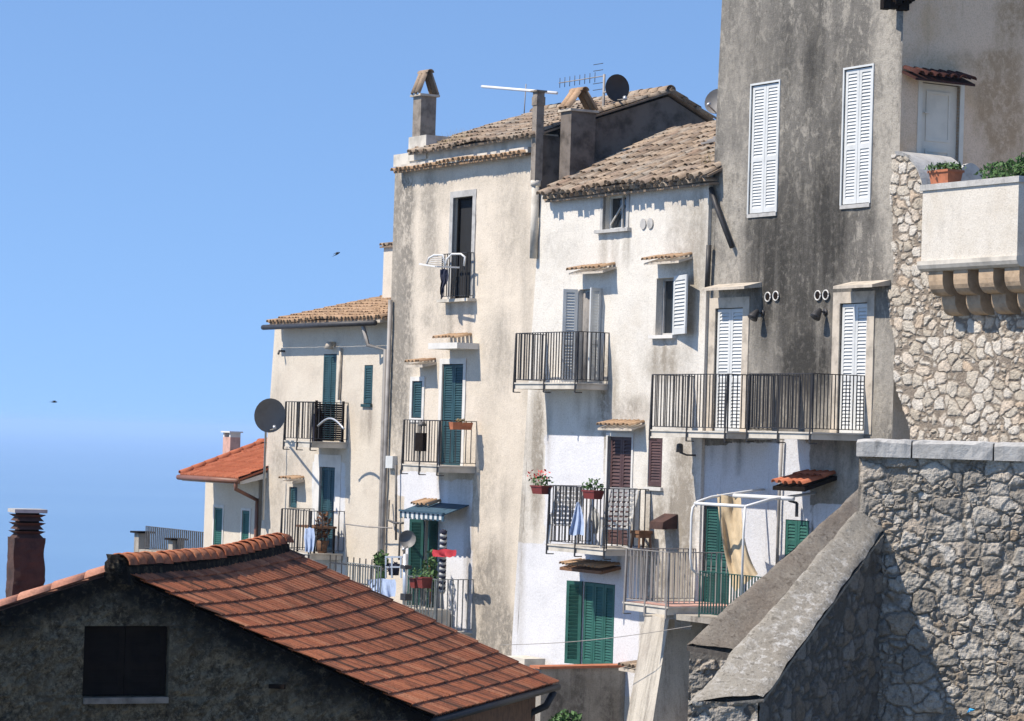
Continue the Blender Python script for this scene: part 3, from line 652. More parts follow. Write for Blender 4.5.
opening(cream, fr, (412.5, 381, 422.5, 418), leaves=1, lmat='teal', surround=(.10, 'whitewash'), mid=False, rec=.03, bottom=True)
opening(cream, fr, (441.5, 364, 462.5, 468), name='balcony_door', leaves=2, lmat='teal', surround=(.12, 'whitewash'), rec=.04)
w, r = opening(cream, fr, (424, 520, 437, 620), name='balcony_door', leaves=0, fill='interior', fmat='green', label='lower green shutter door standing open')
s0, s1, z0, z1 = r; leaf(w, P(s0, 0, .03), P(s0 - .36, 0, .2), z0, z1, M['green'], .07); leaf(w, P(s1, 0, .03), P(s1 + .1, 0, .3), z0, z1, M['green'], .07)
facade('wall', cream, fr, sC0, sC1, GB, fr.SZ(460, 163, .30)[1] + .16, H(cream), M['cream'], back=6.6, amp=.02,
       blobs=[(398, 260, 14, 150, .75), (396, 400, 10, 100, .5), (408, 300, 8, 130, .35), (430, 250, 10, 70, .4), (500, 350, 16, 40, .3), (470, 560, 10, 80, .3), (490, 600, 16, 60, .75), (505, 640, 25, 30, .8), (480, 480, 30, 40, .3), (420, 195, 30, 20, .3), (510, 220, 14, 60, .3), (440, 320, 20, 16, .3)], fresh=[(402, 478, 474, 660), (395, 470, 440, 500)], grime=[(394, 250, 6, 120, .7), (402, 330, 5, 90, .5), (526, 300, 5, 90, .35), (468, 560, 4, 90, .6), (490, 610, 10, 45, .6), (505, 560, 5, 70, .4), (500, 350, 8, 40, .3), (430, 230, 5, 60, .4), (480, 180, 50, 8, .25)])
tile_awning(cream, fr, 404, 421, 364, 0, .4, .08, mat='coppi2')
s0, z = fr.SZ(428, 349, .55); s1 = fr.SZ(457, 349, .55)[0]; mb = MB(); mb.fbox(fr, s0, s1, z, z + .13, 0, .55); dh = mb.build('door_hood', M['whitewash'], cream)
tile_awning(cream, fr, 433, 456, 340, 0, .42, .1, mat='coppi2', slab=False)
tile_awning(cream, fr, 410, 428, 506, 0, .35, .12, mat='coppi2', slab=False)
balC = balcony(cream, fr, 402, 439, 421.5, 466, .92, th=.12, pitch=.13, r=.008, label='middle balcony with black railing')
balC2 = balcony(cream, fr, 404, 436, 579, 632, .9, th=.12, pitch=.13, r=.011, rmat='paleiron', label='lowest balcony with pale railing')
# striped awning
sa_, za_ = fr.SZ(400, 512, .62); sb_ = fr.SZ(444, 515, .62)[0]; AW = []; st = MB()
K = 19
for i in range(K):
    a = sa_ + (sb_ - sa_) * i / K; b = sa_ + (sb_ - sa_) * (i + 1) / K
    m = st
    m.hexa([P(a, za_ - .0, .62), P(b, za_, .62), P(b, za_ + .22, 0), P(a, za_ + .22, 0)], [P(a, za_ + .02, .62), P(b, za_ + .02, .62), P(b, za_ + .24, 0), P(a, za_ + .24, 0)])
    m = MB() if i % 2 else st
    if i % 2: AW.append(m)
    m.hexa([P(a, za_ - .13 + .03 * (i % 2), .625), P(b, za_ - .13 + .03 * (i % 2), .625), P(b, za_ - .13 + .03 * (i % 2), .61), P(a, za_ - .13 + .03 * (i % 2), .61)], [P(a, za_ + .02, .625), P(b, za_ + .02, .625), P(b, za_ + .02, .61), P(a, za_ + .02, .61)])
ao = st.build('striped_awning', M['bluestripe'], cream)
for m in AW: m.build('white_stripe', M['whitep'], ao)
mb = MB(); mb.fbox(fr, sa_, sb_, za_ + .02, za_ + .06, .60, .66); mb.build('awning_bar', M['bluestripe'], ao)
mb = MB(); q = fr.PX(421, 442, .95); mb.box(q, fr.d * .17, fr.n * .05, V((0, 0, .2))); lb = mb.build('letter_box', M['darkwood']); tag(lb, 'dark rectangular box hung on the middle balcony railing', 'box')
mb = MB(); q = fr.PX(422, 426, .92); mb.tube([q, q + V((0, 0, .06)), q + V((0, 0, .1))], [.1, .08, .02], 8); tag(mb.build('railing_lamp', M['rustiron']), 'small grey lamp clamped on the middle balcony rail', 'lamp')
# cornice and roof
o = .30; sR1 = fr.SZ(533, 137, .36)[0]; sR0 = fr.SZ(405, 152, .36)[0]
aC = P(sR0, fr.SZ(480, 144, .36)[1], .36); zlow = fr.SZ(460, 163, .30)[1]
oR, zR = fr.OZ(668, 92, sC1); vz_ = (zR - aC.z) / (.36 - oR)
mb = MB(); sL0 = fr.SZ(391, 170, .30)[0]; coppi(None, None, P(sL0, zlow, .30), fr.d, -fr.n * .3 + V((0, 0, .05)), sC1 - sL0 - .3, .33, None, over=.07, pitch=.2, expo=.6, mb=mb); mb.build('tile_cornice', M['coppi2'], cream)
mb = MB(); mb.fbox(fr, sL0 + .1, sC1 - .25, zlow + .05, zlow + .17, 0, .2); mb.fbox(fr, sC0 + .01, sC1 - .01, zlow + .17, aC.z + .30 * abs(vz_), -.4, .055); mb.build('cornice_band', M['slab'], cream)
oR, zR = fr.OZ(668, 92, sC1); vC = (P(sC1, zR, oR) - P(sC1, aC.z, .36)); LC = vC.length; vCn = vC.normalized()
coppi('roof', cream, aC, fr.d, vCn, sC1 - sR0 + .12, LC, M['coppi'], over=.09, pitch=.20, expo=.32, jit=.028, sag=.05)
vb = V((vC.x, vC.y, -abs(vC.z))); vb2 = -vb; 
oBk, zBk = fr.OZ(712, 121, sC1)
mb = MB(); rg = P(sC1 + .12, zR, oR); n = fr.d.cross(vCn)
pb = P(sC1 + .12, zBk, oBk)
back = (rg - pb); coppi('back_roof', cream, pb - fr.d * 0 , -fr.d, back.normalized(), sC1 - sR0 + .12, back.length, M['coppi'], over=0, pitch=.22, expo=.4)
i = 0; mb = MB(); x = 0; Lr = sC1 - sR0 + .15
while x < Lr:
    arc_tile(mb, rg - fr.d * x + V((0, 0, .03 + U(0, .015))), fr.n, -fr.d, V((0, 0, 1)), .13, .11, .46, U(.1, .8), 6); x += .38
mb.build('ridge_tiles', M['coppi'], cream)
# gable above the white house
mb = MB(); g0 = P(sC1 + .005, aC.z - .15, .05); g1 = P(sC1 + .005, zR - .12, oR); g2 = P(sC1 + .005, zBk - .1, oBk); lo = fr.SZ(600, 210)[1]
pr = [(-.5, lo), (-.5, aC.z + .86 * abs(vz_) - .08), (oR, zR - .10), (oBk, zBk - .1), (oBk, lo)]
mb.hexa([P(sC0 + .08, z, o) for o, z in pr], [P(sC1 + .004, z, o) for o, z in pr])
mb.fbox(fr, sC1 - .3, sC1 + .002, lo, aC.z + .28 * abs(vz_) - .03, -.52, .03); mb.build('gable_wall', M['darkgable'], cream)
# chimney with tile hood
def hood_chimney(name, root, s, o, w, dpt, z0, z1, hh, tilemat, bodymat, cap=.06, label=None):
    mb = MB(); mb.fbox(fr, s - w / 2, s + w / 2, z0, z1, o - dpt, o); c = mb.build(name, M[bodymat], root)
    mb = MB(); mb.fbox(fr, s - w / 2 - cap, s + w / 2 + cap, z1, z1 + .05, o - dpt - cap, o + cap); mb.build('chimney_slab', M['warm'], c)
    # two leaning rows of tiles meeting at the top, open towards the sides
    mb = MB(); m = o - dpt / 2; top = z1 + .05 + hh; n = max(2, round(w / .17))
    for i in range(n):
        x = s - w / 2 + w * (i + .5) / n
        for sg in (1, -1):
            p = P(x, z1 + .05, m + sg * (dpt / 2 + .03)); q = P(x, top, m + sg * .03); v = (q - p); u = fr.d * sg; arc_tile(mb, p, u, v.normalized(), u.cross(v).normalized() if sg > 0 else u.cross(v).normalized(), w / n * .52, w / n * .45, v.length, U(.1, .9), 6, True, .03)
    arc_tile(mb, P(s - w / 2 - .04, top - .02, m), -fr.n, fr.d, V((0, 0, 1)), .1, .09, w + .1, .3, 6)
    mb.build('chimney_hood', M[tilemat], c); return c
sc_ = fr.SZ(416, 130, -.5)[0]
hood_chimney('chimney', cream, fr.SZ(411, 110, -.30)[0] + .25, -.32, .38, .40, aC.z - .2, fr.SZ(418, 96, -.3)[1], .52, 'coppi', 'chimneyr')
mb = MB(); s_ = fr.SZ(410, 150, .1)[0]; mb.fbox(fr, s_ - .08, s_ + .75, aC.z - .1, fr.SZ(411, 137, .1)[1], -.9, .1); mb.build('chimney_base', M['slab'], cream)
mb = MB()
for i in range(60):
    p = P(sR0 + U(.9, 1.8), aC.z + U(.1, .3), U(-.5, .1)); q = p + V((U(-.12, .12), U(-.1, .1), U(.1, .35))); w_ = fr.d * .008; mb.quad(p - w_, p + w_, q + w_ * .2, q - w_ * .2)
tag(mb.build('dry_weeds', M['drygrass']), 'dry weeds growing beside the chimney of the cream house', 'weeds')
# box chimney on the lean-to, square flue pipe
c = hood_chimney('box_chimney', white, fr.SZ(556, 120, -.2)[0] + .32, -.25, .42, .60, fr.SZ(560, 180, -.2)[1], fr.SZ(560, 112, -.2)[1], .42, 'coppi2', 'darkgable', .05)
mb = MB(); s_, zt = fr.SZ(536, 92, .22); mb.fbox(fr, s_ - .09, s_ + .09, fr.SZ(536, 180, .22)[1], zt, .06, .24); pz = fr.SZ(536, 180, .22)[1]; fl = mb.build('flue_pipe', M['chimneyr'], cream)
mb = MB(); mb.fbox(fr, s_ - .13, s_ + .13, zt, zt + .035, .02, .28); mb.fbox(fr, s_ - .105, s_ + .105, zt - .28, zt - .10, .045, .255); mb.build('flue_cap', M['chimneyr'], fl)
mb = MB(); zb_ = fr.SZ(534, 258, .22)[1]; mb.tube([P(s_, pz, .16), P(s_, zb_, .16)], .085, 10); mb.tube([P(s_, pz - .12, .16), P(s_, pz, .16)], .11, 10); mb.build('lower_flue', M['slab'], fl)
pipe(cream, [P(sC0 + .12, fr.SZ(391, 300)[1], .08), P(sC0 + .12, fr.SZ(388, 610)[1], .08)], .05, 'zinc')
mb = MB(); s_, z_ = fr.SZ(389, 462, .12); mb.fbox(fr, s_ - .17, s_ + .17, z_ - .14, z_ + .14, .0, .12); mb.build('meter_box', M['whitep'], cream)

# ================================================================== low cream house at the left
oD = -.45
sD0, zD0, lD0 = edge(fr, (260, 545), (275, 325), oD); sD1 = fr.SZ(396, 400, oD)[0]
low_ = empty('balcony_house', fr.P((sD0 + sD1) / 2, GB, oD), 'smooth cream house with two balconies left of the tall house', 'house')
opening(low_, fr, (322, 354, 335.5, 441), oD, name='balcony_door', leaves=2, lmat='teal', rec=.02)
opening(low_, fr, (364, 365, 372.5, 404), oD, leaves=1, lmat='teal', sill=(.03, .06, 'teal'), mid=False, rec=.02)
opening(low_, fr, (319, 467, 334.5, 552), oD, name='balcony_door', leaves=2, lmat='teal', surround=(.3, 'whitewash'), rec=.06)
opening(low_, fr, (289, 487, 297, 508), oD, leaves=1, lmat='teal', mid=False, rec=.06)
zDe = fr.SZ(330, 322, oD + .4)[1]
facade('wall', low_, fr, sD0, sD1, GB, zDe - .02, H(low_), M['cream2'], o0=oD, back=4.2, lean0=lD0, zr0=zD0, zone=.9, amp=.02, blobs=[(278, 440, 8, 60, .3), (300, 460, 20, 20, .3), (270, 500, 10, 50, .3)], fresh=[(310, 458, 347, 600)])
aD = P(fr.SZ(266, 323, oD + .45)[0], zDe + .02, oD + .45); oT, zT2 = fr.OZ(390, 297, fr.SZ(266, 323, oD + .45)[0]); vD = P(fr.SZ(266, 323, oD + .45)[0], zT2, oT) - aD
coppi('roof', low_, aD, fr.d, vD.normalized(), sD1 - fr.SZ(266, 323, oD + .45)[0], vD.length, M['coppi2'], over=.1, pitch=.19, expo=.33, jit=.016, sag=.03)
mb = MB(); a = aD + V((0, 0, -.09)) + fr.n * .03; mb.tube([a - fr.d * .1, a + fr.d * (sD1 - fr.SZ(266, 323, oD + .45)[0] - .25)], .065, 8); gt = mb.build('gutter', M['iron'], low_)
mb = MB(); mb.hexa([aD + V((0, 0, -.08)) - fr.n * .05, aD + fr.d * 6.0 + V((0, 0, -.08)) - fr.n * .05, aD + fr.d * 6.0 + V((0, 0, -.06)) - fr.n * .44, aD + V((0, 0, -.06)) - fr.n * .44], [aD + V((0, 0, -.02)) - fr.n * .05, aD + fr.d * 6.0 + V((0, 0, -.02)) - fr.n * .05, aD + fr.d * 6.0 + V((0, 0, .08)) - fr.n * .44, aD + V((0, 0, .08)) - fr.n * .44]); mb.build('eave_board', M['warm'], low_)
s_ = fr.SZ(386, 330, oD + .1)[0]; z_ = fr.SZ(386, 335, oD)[1]
pipe(low_, [P(s_ - .55, z_ + .2, oD + .42), P(s_ - .5, z_ - .25, oD + .3), P(s_, z_ - .35, oD + .1), P(s_ + .05, GB, oD + .1)], .05, 'zinc')
pipe(low_, [P(s_ + .18, z_ + .1, oD + .09), P(s_ + .2, GB, oD + .09)], .035, 'rustiron')
mb = MB(); s_, z_ = fr.SZ(341.5, 375, oD); mb.tube([P(s_, fr.SZ(341, 348, oD)[1], oD + .05), P(s_, fr.SZ(340, 400, oD)[1], oD + .05)], .035, 6); mb.build('wall_conduit', M['warm'], low_)
mb = MB(); s_, z_ = fr.SZ(331, 344, oD + .1); mb.tube([P(s_, z_, oD), P(s_, z_, oD + .12)], .06, 8); mb.tube([P(s_, z_ + .05, oD + .14), P(s_, z_ - .12, oD + .16)], [.07, .11], 8); mb.build('wall_lamp', M['warm'], low_)
mb = MB(); s_, z_ = fr.SZ(281, 351, oD + .1); mb.tube([P(s_, z_, oD), P(s_, z_, oD + .15), P(s_ + .06, z_ - .08, oD + .2)], .03, 6); mb.build('iron_hook', M['rustiron'], low_)
tile_awning(low_, fr, 279, 291, 480, oD, .38, .06, mat='coppi2')
balD = balcony(low_, fr, 284, 312, 403, 442, .95, oD, th=.12, pitch=.15, r=.009, label='upper balcony with a dark slatted screen')
balD2 = balcony(low_, fr, 280, 310, 511, 553, .9, oD, th=.12, pitch=.15, r=.009, label='lower balcony cluttered with plants')
mb = MB(); s_, z_ = fr.SZ(387, 296, oD - 2.2); mb.fbox(fr, s_ - .25, s_ + .35, z_ - .6, fr.SZ(387, 246, oD - 2.2)[1], oD - 2.8, oD - 2.2); st_ = mb.build('chimney', M['cream2'], low_)
mb = MB(); zz = fr.SZ(387, 246, oD - 2.2)[1]; coppi(None, None, P(s_ - .33, zz - .02, oD - 2.12), fr.d, -fr.n + V((0, 0, .2)), .76, .8, None, over=.0, pitch=.17, expo=.45, mb=mb); mb.build('chimney_cap', M['coppi'], st_)

# ================================================================== red roofed house
oE = -.6
red = empty('red_roof_house', fr.P(fr.SZ(230, 545, oE)[0], GB, oE), 'small cream house with a bright orange red tiled roof by the sea', 'house')
sE0 = fr.SZ(204.5, 510, oE)[0]; sE1 = fr.SZ(258, 510, oE)[0]
opening(red, fr, (214, 507, 222.5, 560), oE, leaves=1, lmat='green2', rec=.02, mid=False, surround=(.06, 'whitewash'), bottom=True); opening(red, fr, (242, 510.5, 249.5, 560), oE, leaves=1, lmat='green2', rec=.02, mid=False, surround=(.06, 'whitewash'), bottom=True)
eo = oE + .95; se0, ze = fr.SZ(181, 475, eo); se1 = fr.SZ(239.5, 478, eo)[0]; ze = fr.SZ(210, 476.5, eo)[1]
facade('wall', red, fr, sE0, sE1, GB - 4, ze + .12, H(red), M['cream2'], o0=oE, back=3.6, amp=.01)
aE = P(se0, ze, eo); oT, zT3 = fr.OZ(264, 443, se0); vE = P(se0, zT3, oT) - aE
W = se1 - se0; L = vE.length
mb = MB(); u = fr.d; v = vE.normalized(); n = u.cross(v); nc = round(W / .22); nr = round(L / .36)
def itile(mb, a, u, v, W, L, nc, nr, rib=.022, lift=.03, warp=None, gap=False, prof=(0, .12, .3, .5, .62, .75, .88)):
    """rows of interlocking tiles: ribbed strips, each row's lower edge lifted over the row below"""
    n = u.cross(v).normalized()
    pw = W / nc; ph = L / nr
    for j in range(nr):
        for i in range(nc):
            t = U(0, 1); jl = U(-.003, .003); vs = []
            xs = list(prof) + [1.]
            for (y, l) in ((ph * j - ph * .06 + U(-1, 1) * ph * .012, lift + jl), (ph * (j + 1) + .01, jl * .3 + .002)):
                for x in xs:
                    h = l + rib * (1 if x in (0, .88, 1.) else (.55 if x == .5 else -.25))
                    vs.append((pw * (i + x), y, h))
            for x in xs: vs.append((pw * (i + x), ph * j - ph * .06, -.01))
            m = len(xs); P_ = []
            for (x, y, h) in vs:
                P_.append(warp(x, y, h) if warp else a + u * x + v * y + n * h)
            fs = []
            for k in range(m - 1):
                fs.append([k, k + 1, m + k + 1, m + k])
                if not gap or xs[k + 1] <= .13 or xs[k] >= .87 or abs(xs[k] - .5) < .01: fs.append([2 * m + k, 2 * m + k + 1, k + 1, k])
                else:
                    P_ += [P_[k] * .62 + P_[2 * m + k] * .38, P_[k + 1] * .62 + P_[2 * m + k + 1] * .38]; fs.append([len(P_) - 2, len(P_) - 1, k + 1, k])
            mb.add(P_, fs, False, tint=t)
itile(mb, aE, u, v, W, L, nc, nr); mb.hexa([aE - n * .06, aE + u * W - n * .06, aE + u * W + v * L - n * .06, aE + v * L - n * .06], [aE - n * .012, aE + u * W - n * .012, aE + u * W + v * L - n * .012, aE + v * L - n * .012], tint=.4)
rE = mb.build('roof', M['redtile'], red)
mb = MB(); x = 0
while x < L: arc_tile(mb, aE + v * x + n * .03 - u * .03, u, v, n, .1, .085, .44, U(0, 1), 6); x += .38
x = 0
while x < W: arc_tile(mb, aE + v * L + u * (W - x) + n * .03, fr.n, -u, V((0, 0, 1)), .11, .1, .44, U(0, 1), 6); x += .38
mb.build('ridge_tiles', M['redtile'], red)
mb = MB(); mb.hexa([aE - V((0, 0, .16)) - fr.n * .04, aE + u * (W - .06) - V((0, 0, .16)) - fr.n * .04, P(se1 - .06, ze + .06, oE), P(se0, ze + .06, oE)], [aE - V((0, 0, .08)) - fr.n * .04, aE + u * (W - .06) - V((0, 0, .08)) - fr.n * .04, P(se1 - .06, ze + .22, oE), P(se0, ze + .22, oE)]); mb.build('soffit', M['whitewash'], red)
mb = MB(); vz = v.z / math.hypot(v.x, v.y)
mb.hexa([P(sE1 - .3, ze - .1, oE + .02), P(sE1 - .02, ze - .1, oE + .02), P(sE1 - .02, ze - .1, oE - 3.4), P(sE1 - .3, ze - .1, oE - 3.4)], [P(sE1 - .3, ze + .95 * vz - .12, oE + .02), P(sE1 - .02, ze + .95 * vz - .12, oE + .02), P(sE1 - .02, zT3 - .3, oE - 3.4), P(sE1 - .3, zT3 - .3, oE - 3.4)]); mb.build('gable_wall', M['cream2'], red)
mb = MB(); g = aE + V((0, 0, -.07)) + fr.n * .05; mb.tube([g - u * .05, g + u * (W + .02)], .07, 8); mb.build('gutter', M['copper'], red)
e_ = g + u * W; s_, z_ = fr.SZ(257, 500, oE + .08)
pipe(red, [e_ - u * .1, e_ - u * .1 - V((0, 0, .2)), P(s_, z_, oE + .08), P(s_, z_ - .3, oE + .08), P(s_, GB - 2, oE + .08)], .05, 'copper')
mb = MB(); so_ = oE - 1.0; s_, z_ = fr.SZ(226.5, 452, so_); zt = fr.SZ(226.5, 437, so_)[1]
mb.fbox(fr, s_ - .25, s_ + .22, z_ - .5, zt, so_ - .3, so_); ch = mb.build('chimney', M['pink'], red)
mb = MB(); mb.fbox(fr, s_ - .30, s_ + .27, zt + .12, zt + .16, so_ - .35, so_ + .05)
for a, b in ((-.25, -.17), (.14, .22)): mb.fbox(fr, s_ + a, s_ + b, zt, zt + .12, so_ - .3, so_)
mb.build('chimney_cap', M['whitewash'], ch)
# terrace by the sea
oF = -.55; sf0, zf = fr.SZ(142, 552, oF); sf1 = sE0 - .05; zf = fr.SZ(170, 553, oF)[1]
tr = empty('sea_terrace', fr.P(sf0, GB, oF), 'small walled terrace with a dark railing beside the orange roofed house', 'terrace')
mb = MB(); mb.fbox(fr, fr.SZ(134, 545, oF)[0], sf1, GB - 6, zf, oF - 3, oF); mb.build('terrace_wall', M['concrete'], tr)
mb = MB(); railing(mb, P(sf0, zf, oF - .1), P(sf1, zf, oF - .1), fr.SZ(170, 529, oF)[1] - zf, .13, .016); mb.build('railing', M['rustiron'], tr)
for x, w_ in ((137, .16), (171, .14)):
    s_, zt = fr.SZ(x, 533 if x < 150 else 540, oF); mb = MB(); mb.fbox(fr, s_ - w_, s_ + w_, zf - .1, zt, oF - .32, oF + .01); p_ = mb.build('pillar', M['concrete'], tr)
    mb = MB(); mb.fbox(fr, s_ - w_ - .1, s_ + w_ + .1, zt, zt + .05, oF - .42, oF + .1); mb.build('pillar_cap', M['darkwood'], p_)

# ================================================================== stone walls
def hash1(p): return (math.sin(p.x * 127.1 + p.y * 311.7 + p.z * 74.7) * 43758.5453) % 1.0
def stone_wall(name, root, Pf, Uu, Vv, res, cu, cv, relief, mat, seed=0., mask=None, mortar=(.03, .16), warp=.35, big=.5, close=None, ex=2.8):
    nu = max(2, round(Uu / res)); nv = max(2, round(Vv / res)); mb = MB(); vs = []; ti = []; mo = []
    for i in range(nu + 1):
        for j in range(nv + 1):
            u = Uu * i / nu; v = Vv * j / nv
            q = V((u / cu, v / cv, seed)); wv = N.noise_vector(q * .9) * warp * .5 + N.noise_vector(q * 3.1) * .13
            q2 = V((q.x + wv.x, q.y + wv.y, seed)) * .62
            ds, ps = N.voronoi(q2, distance_metric='MINKOVSKY', exponent=ex)
            e = (ds[1] - ds[0]) * 1.25; cell = ps[0]
            if hash1(cell * .77 + V((9, 2, 4))) < big:
                q3 = V((q2.x * 1.85, q2.y * 1.85, seed + 7)); d3, p3 = N.voronoi(q3, distance_metric='MINKOVSKY', exponent=ex)
                e2 = (d3[1] - d3[0]) * .8
                if e2 < e: e = e2
                cell = p3[0] + cell; ps = p3; q2 = q3
            t = min(1, max(0, (e - mortar[0]) / (mortar[1] - mortar[0]))); t = t * t * (3 - 2 * t)
            hsh = hash1(cell); h2 = hash1(cell * 1.7 + V((3, 1, 2)))
            dd = q2 - ps[0]
            h = relief * (t * (.35 + .65 * h2) * (.75 + .25 * min(1, e * 1.6)) + .35 * t * (dd.x * (hsh - .5) + dd.y * (h2 - .5))) + relief * .30 * (N.noise(V((u * 9, v * 9, seed))) + .8 * N.noise(V((u * 23, v * 23, seed))) + .6 * N.noise(V((u * 47, v * 47, seed))))
            vs.append(Pf(u, v, h)); ti.append(hsh); mo.append(1 - t)
    fs = []
    for i in range(nu):
        for j in range(nv):
            if mask and not mask((i + .5) * Uu / nu, (j + .5) * Vv / nv): continue
            fs.append([i * (nv + 1) + j, (i + 1) * (nv + 1) + j, (i + 1) * (nv + 1) + j + 1, i * (nv + 1) + j + 1])
    mb.add(vs, fs, False, tint=ti, mortar=mo)
    if close: close(mb)
    return mb.build(name, mat, root)

# terrace wall under the grey house's side
oH = .05; zt_ = fr.SZ(925, 207, oH)[1]; sh0 = fr.SZ(880, 300, oH)[0]; sh1 = fr.SZ(1090, 300, oH)[0]; zcurve = fr.SZ(899, 154, oH)[1]
sc0 = fr.SZ(897, 160, oH)[0]; sc1 = fr.SZ(926, 200, oH)[0]
tw = empty('terrace_wall', fr.P((sh0 + sh1) / 2, GB, 0), 'pale rubble terrace wall below the ochre wall with a curved top end', 'stone wall')
def topH(s):
    if s < sc0: return zcurve
    if s > sc1: return zt_
    a = (s - sc0) / (sc1 - sc0); return zt_ + (zcurve - zt_) * math.sqrt(max(0, 1 - a * a)) if True else 0
Hh = zcurve - (GB + 2)
def mH(u, v):
    s = sh0 + u; z = GB + 2 + v; p = fr.P(s, z, oH); x, y = proj(p)
    left = 890 + 4 * N.noise(V((0, z * 1.3, 5))) * 2 + (0 if y < 330 else min(18, (y - 330) * .16)) + (5 if y < 290 else 0) * (1 - min(1, max(0, (290 - y) / 150)))
    return x > left
stone_wall('rubble_face', tw, lambda u, v, h: fr.P(sh0 + u, min(GB + 2 + v, topH(sh0 + u)), oH + h), sh1 - sh0, Hh, .020, .158, .122, .035, M['stone2'], 3.3, mH, big=.12, warp=.22, mortar=(.05, .17), ex=4.0)
# curved coping and terrace floor
mb = MB(); K = 14; ss = [sc0 + (sc1 - sc0) * (i / K) ** .8 for i in range(K + 1)]
for a, b in zip(ss, ss[1:]):
    mb.hexa([P(a, topH(a) - .02, oH + .03), P(b, topH(b) - .02, oH + .03), P(b, topH(b) - .02, -.95), P(a, topH(a) - .02, -.95)], [P(a, topH(a) + .05, oH + .05), P(b, topH(b) + .05, oH + .05), P(b, topH(b) + .05, -.95), P(a, topH(a) + .05, -.95)])
a = sc0
mb.build('curved_coping', M['copingw'], tw)
mb = MB(); mb.fbox(fr, sA1 + .02, sh1, zt_ - .3, zt_ - .12, -6, .0); mb.fbox(fr, sc1 - .05, sh1, zt_ - .12, zt_, -.12, oH + .04); mb.build('terrace_floor', M['slab'], tw)
# parapet box on corbels
oX = .72; xs0 = fr.SZ(922, 225, oX)[0]; xs1 = fr.SZ(1018, 215, oX)[0]; xz1 = fr.SZ(970, 183, oX)[1]; xz0 = fr.SZ(970, 258.5, oX)[1]
mb = MB(); mb.fbox(fr, xs0, xs1, xz0, xz1 - .06, oX - .14, oX); mb.fbox(fr, xs1 - .14, xs1, xz0, xz1 - .06, oH + .02, oX - .14); mb.fbox(fr, xs0, xs0 + .14, xz0, xz1 - .06, oH + .02, oX - .14)
bx = mb.build('parapet_box', plaster('parapet render', (.62, .58, .51), (.54, .49, .41), (.40, .35, .28), bl=(.45, .7), st=(.56, .75), stk=.45), tw)
mb = MB(); mb.fbox(fr, xs0 - .04, xs1 + .04, xz1 - .06, xz1 + .04, oX - .2, oX + .035); mb.fbox(fr, xs1 - .2, xs1 + .04, xz1 - .06, xz1 + .04, oH + .1, oX - .2); mb.fbox(fr, xs0 - .04, xs0 + .2, xz1 - .06, xz1 + .04, oH + .1, oX - .2); mb.build('parapet_coping', M['copingw'], bx)
mb = MB(); prof = [(oH, xz0 - .001), (oX + .05, xz0 - .001), (oX + .05, xz0 - .07), (oX + .02, xz0 - .13), (oX - .04, xz0 - .17), (oH, xz0 - .17)]
mb.hexa([P(xs0 - .05, z, o) for o, z in prof], [P(xs1 + .05, z, o) for o, z in prof]); mb.build('balcony_slab', M['slab'], bx)
kx = 4; wc = .36
for i in range(kx):
    s = xs0 + .32 + (xs1 - xs0 - .5) * i / (kx - 1); b_ = xz0 - .17; mb = MB()
    for (o1, h0, h1) in ((oX - .06, 0, .40), (oX - .34, .40, .72)):
        pr = [(oH - .1, b_ - h0)] + [(o1, b_ - h0)] + [(o1 - .2 + .2 * math.cos(t * math.pi / 10), b_ - h1 + .24 - .24 * math.sin(t * math.pi / 10)) for t in range(0, 6)] + [(oH - .1, b_ - h1)]
        mb.hexa([P(s - wc / 2, z, o) for o, z in pr], [P(s + wc / 2, z, o) for o, z in pr])
    mb.build('corbel', M['corbel'], tw)

# near stone wall at the right
pW = hit(859, 450, V((0, 25, 0)), V((0, 1, 0))); FW = Frame((0, 0), (.955, -.297)); FW.O = V((pW.x, pW.y, 0))
Pw = FW.P; zcb = FW.SZ(940, 459)[1]; zct = zcb + .165; w1 = FW.SZ(1075, 500)[0]; wz0 = FW.SZ(940, 770)[1]
rw = empty('rampart_wall', Pw(.8, wz0, 0), 'grey rubble stone wall topped with pale cut stones, near right corner', 'stone wall')
def closeW(mb): mb.hexa([Pw(0, wz0, -.02), Pw(w1, wz0, -.02), Pw(w1, wz0, -.6), Pw(0, wz0, -.6)], [Pw(0, zcb, -.02), Pw(w1, zcb, -.02), Pw(w1, zcb, -.6), Pw(0, zcb, -.6)], mortar=1.)
stone_wall('rubble_face', rw, lambda u, v, h: Pw(u, wz0 + v, h - (.0 if u > .05 else .05 - u)), w1, zcb - wz0, .0115, .122, .104, .04, M['stone'], 1.7, close=closeW, mortar=(.0, .15), warp=.5, big=.42)
x = -.02
for L in (.50, .72, .62):
    mb = MB(); e = .008; nb = 8
    b = x + L - e; lo = []; 
    pr = [(.07, zcb + .002), (.075, zct - .035), (.055, zct - .008), (.02, zct), (-.62, zct - .004), (-.62, zcb + .002)]
    cuts = [x + e + (b - x - e) * i / nb for i in range(nb + 1)]; vs = []; fs = []
    for i, c in enumerate(cuts):
        for k, (o, z) in enumerate(pr): 
            j = .006 * N.noise(V((c * 6, k * 2.2, L * 9))) * 2; q = .012 if i in (0, nb) else 0
            vs.append(Pw(c, z + j * (k in (1, 2, 3)) - q * (k in (1, 2, 3)), o + j - q * (k < 3)))
    m = len(pr)
    for i in range(nb):
        for k in range(m): fs.append([i * m + k, i * m + (k + 1) % m, (i + 1) * m + (k + 1) % m, (i + 1) * m + k])
    fs += [list(range(m)), list(range(nb * m, nb * m + m))[::-1]]
    mb.add(vs, fs); mb.build('coping_stone', M['copingw'], rw); x += L
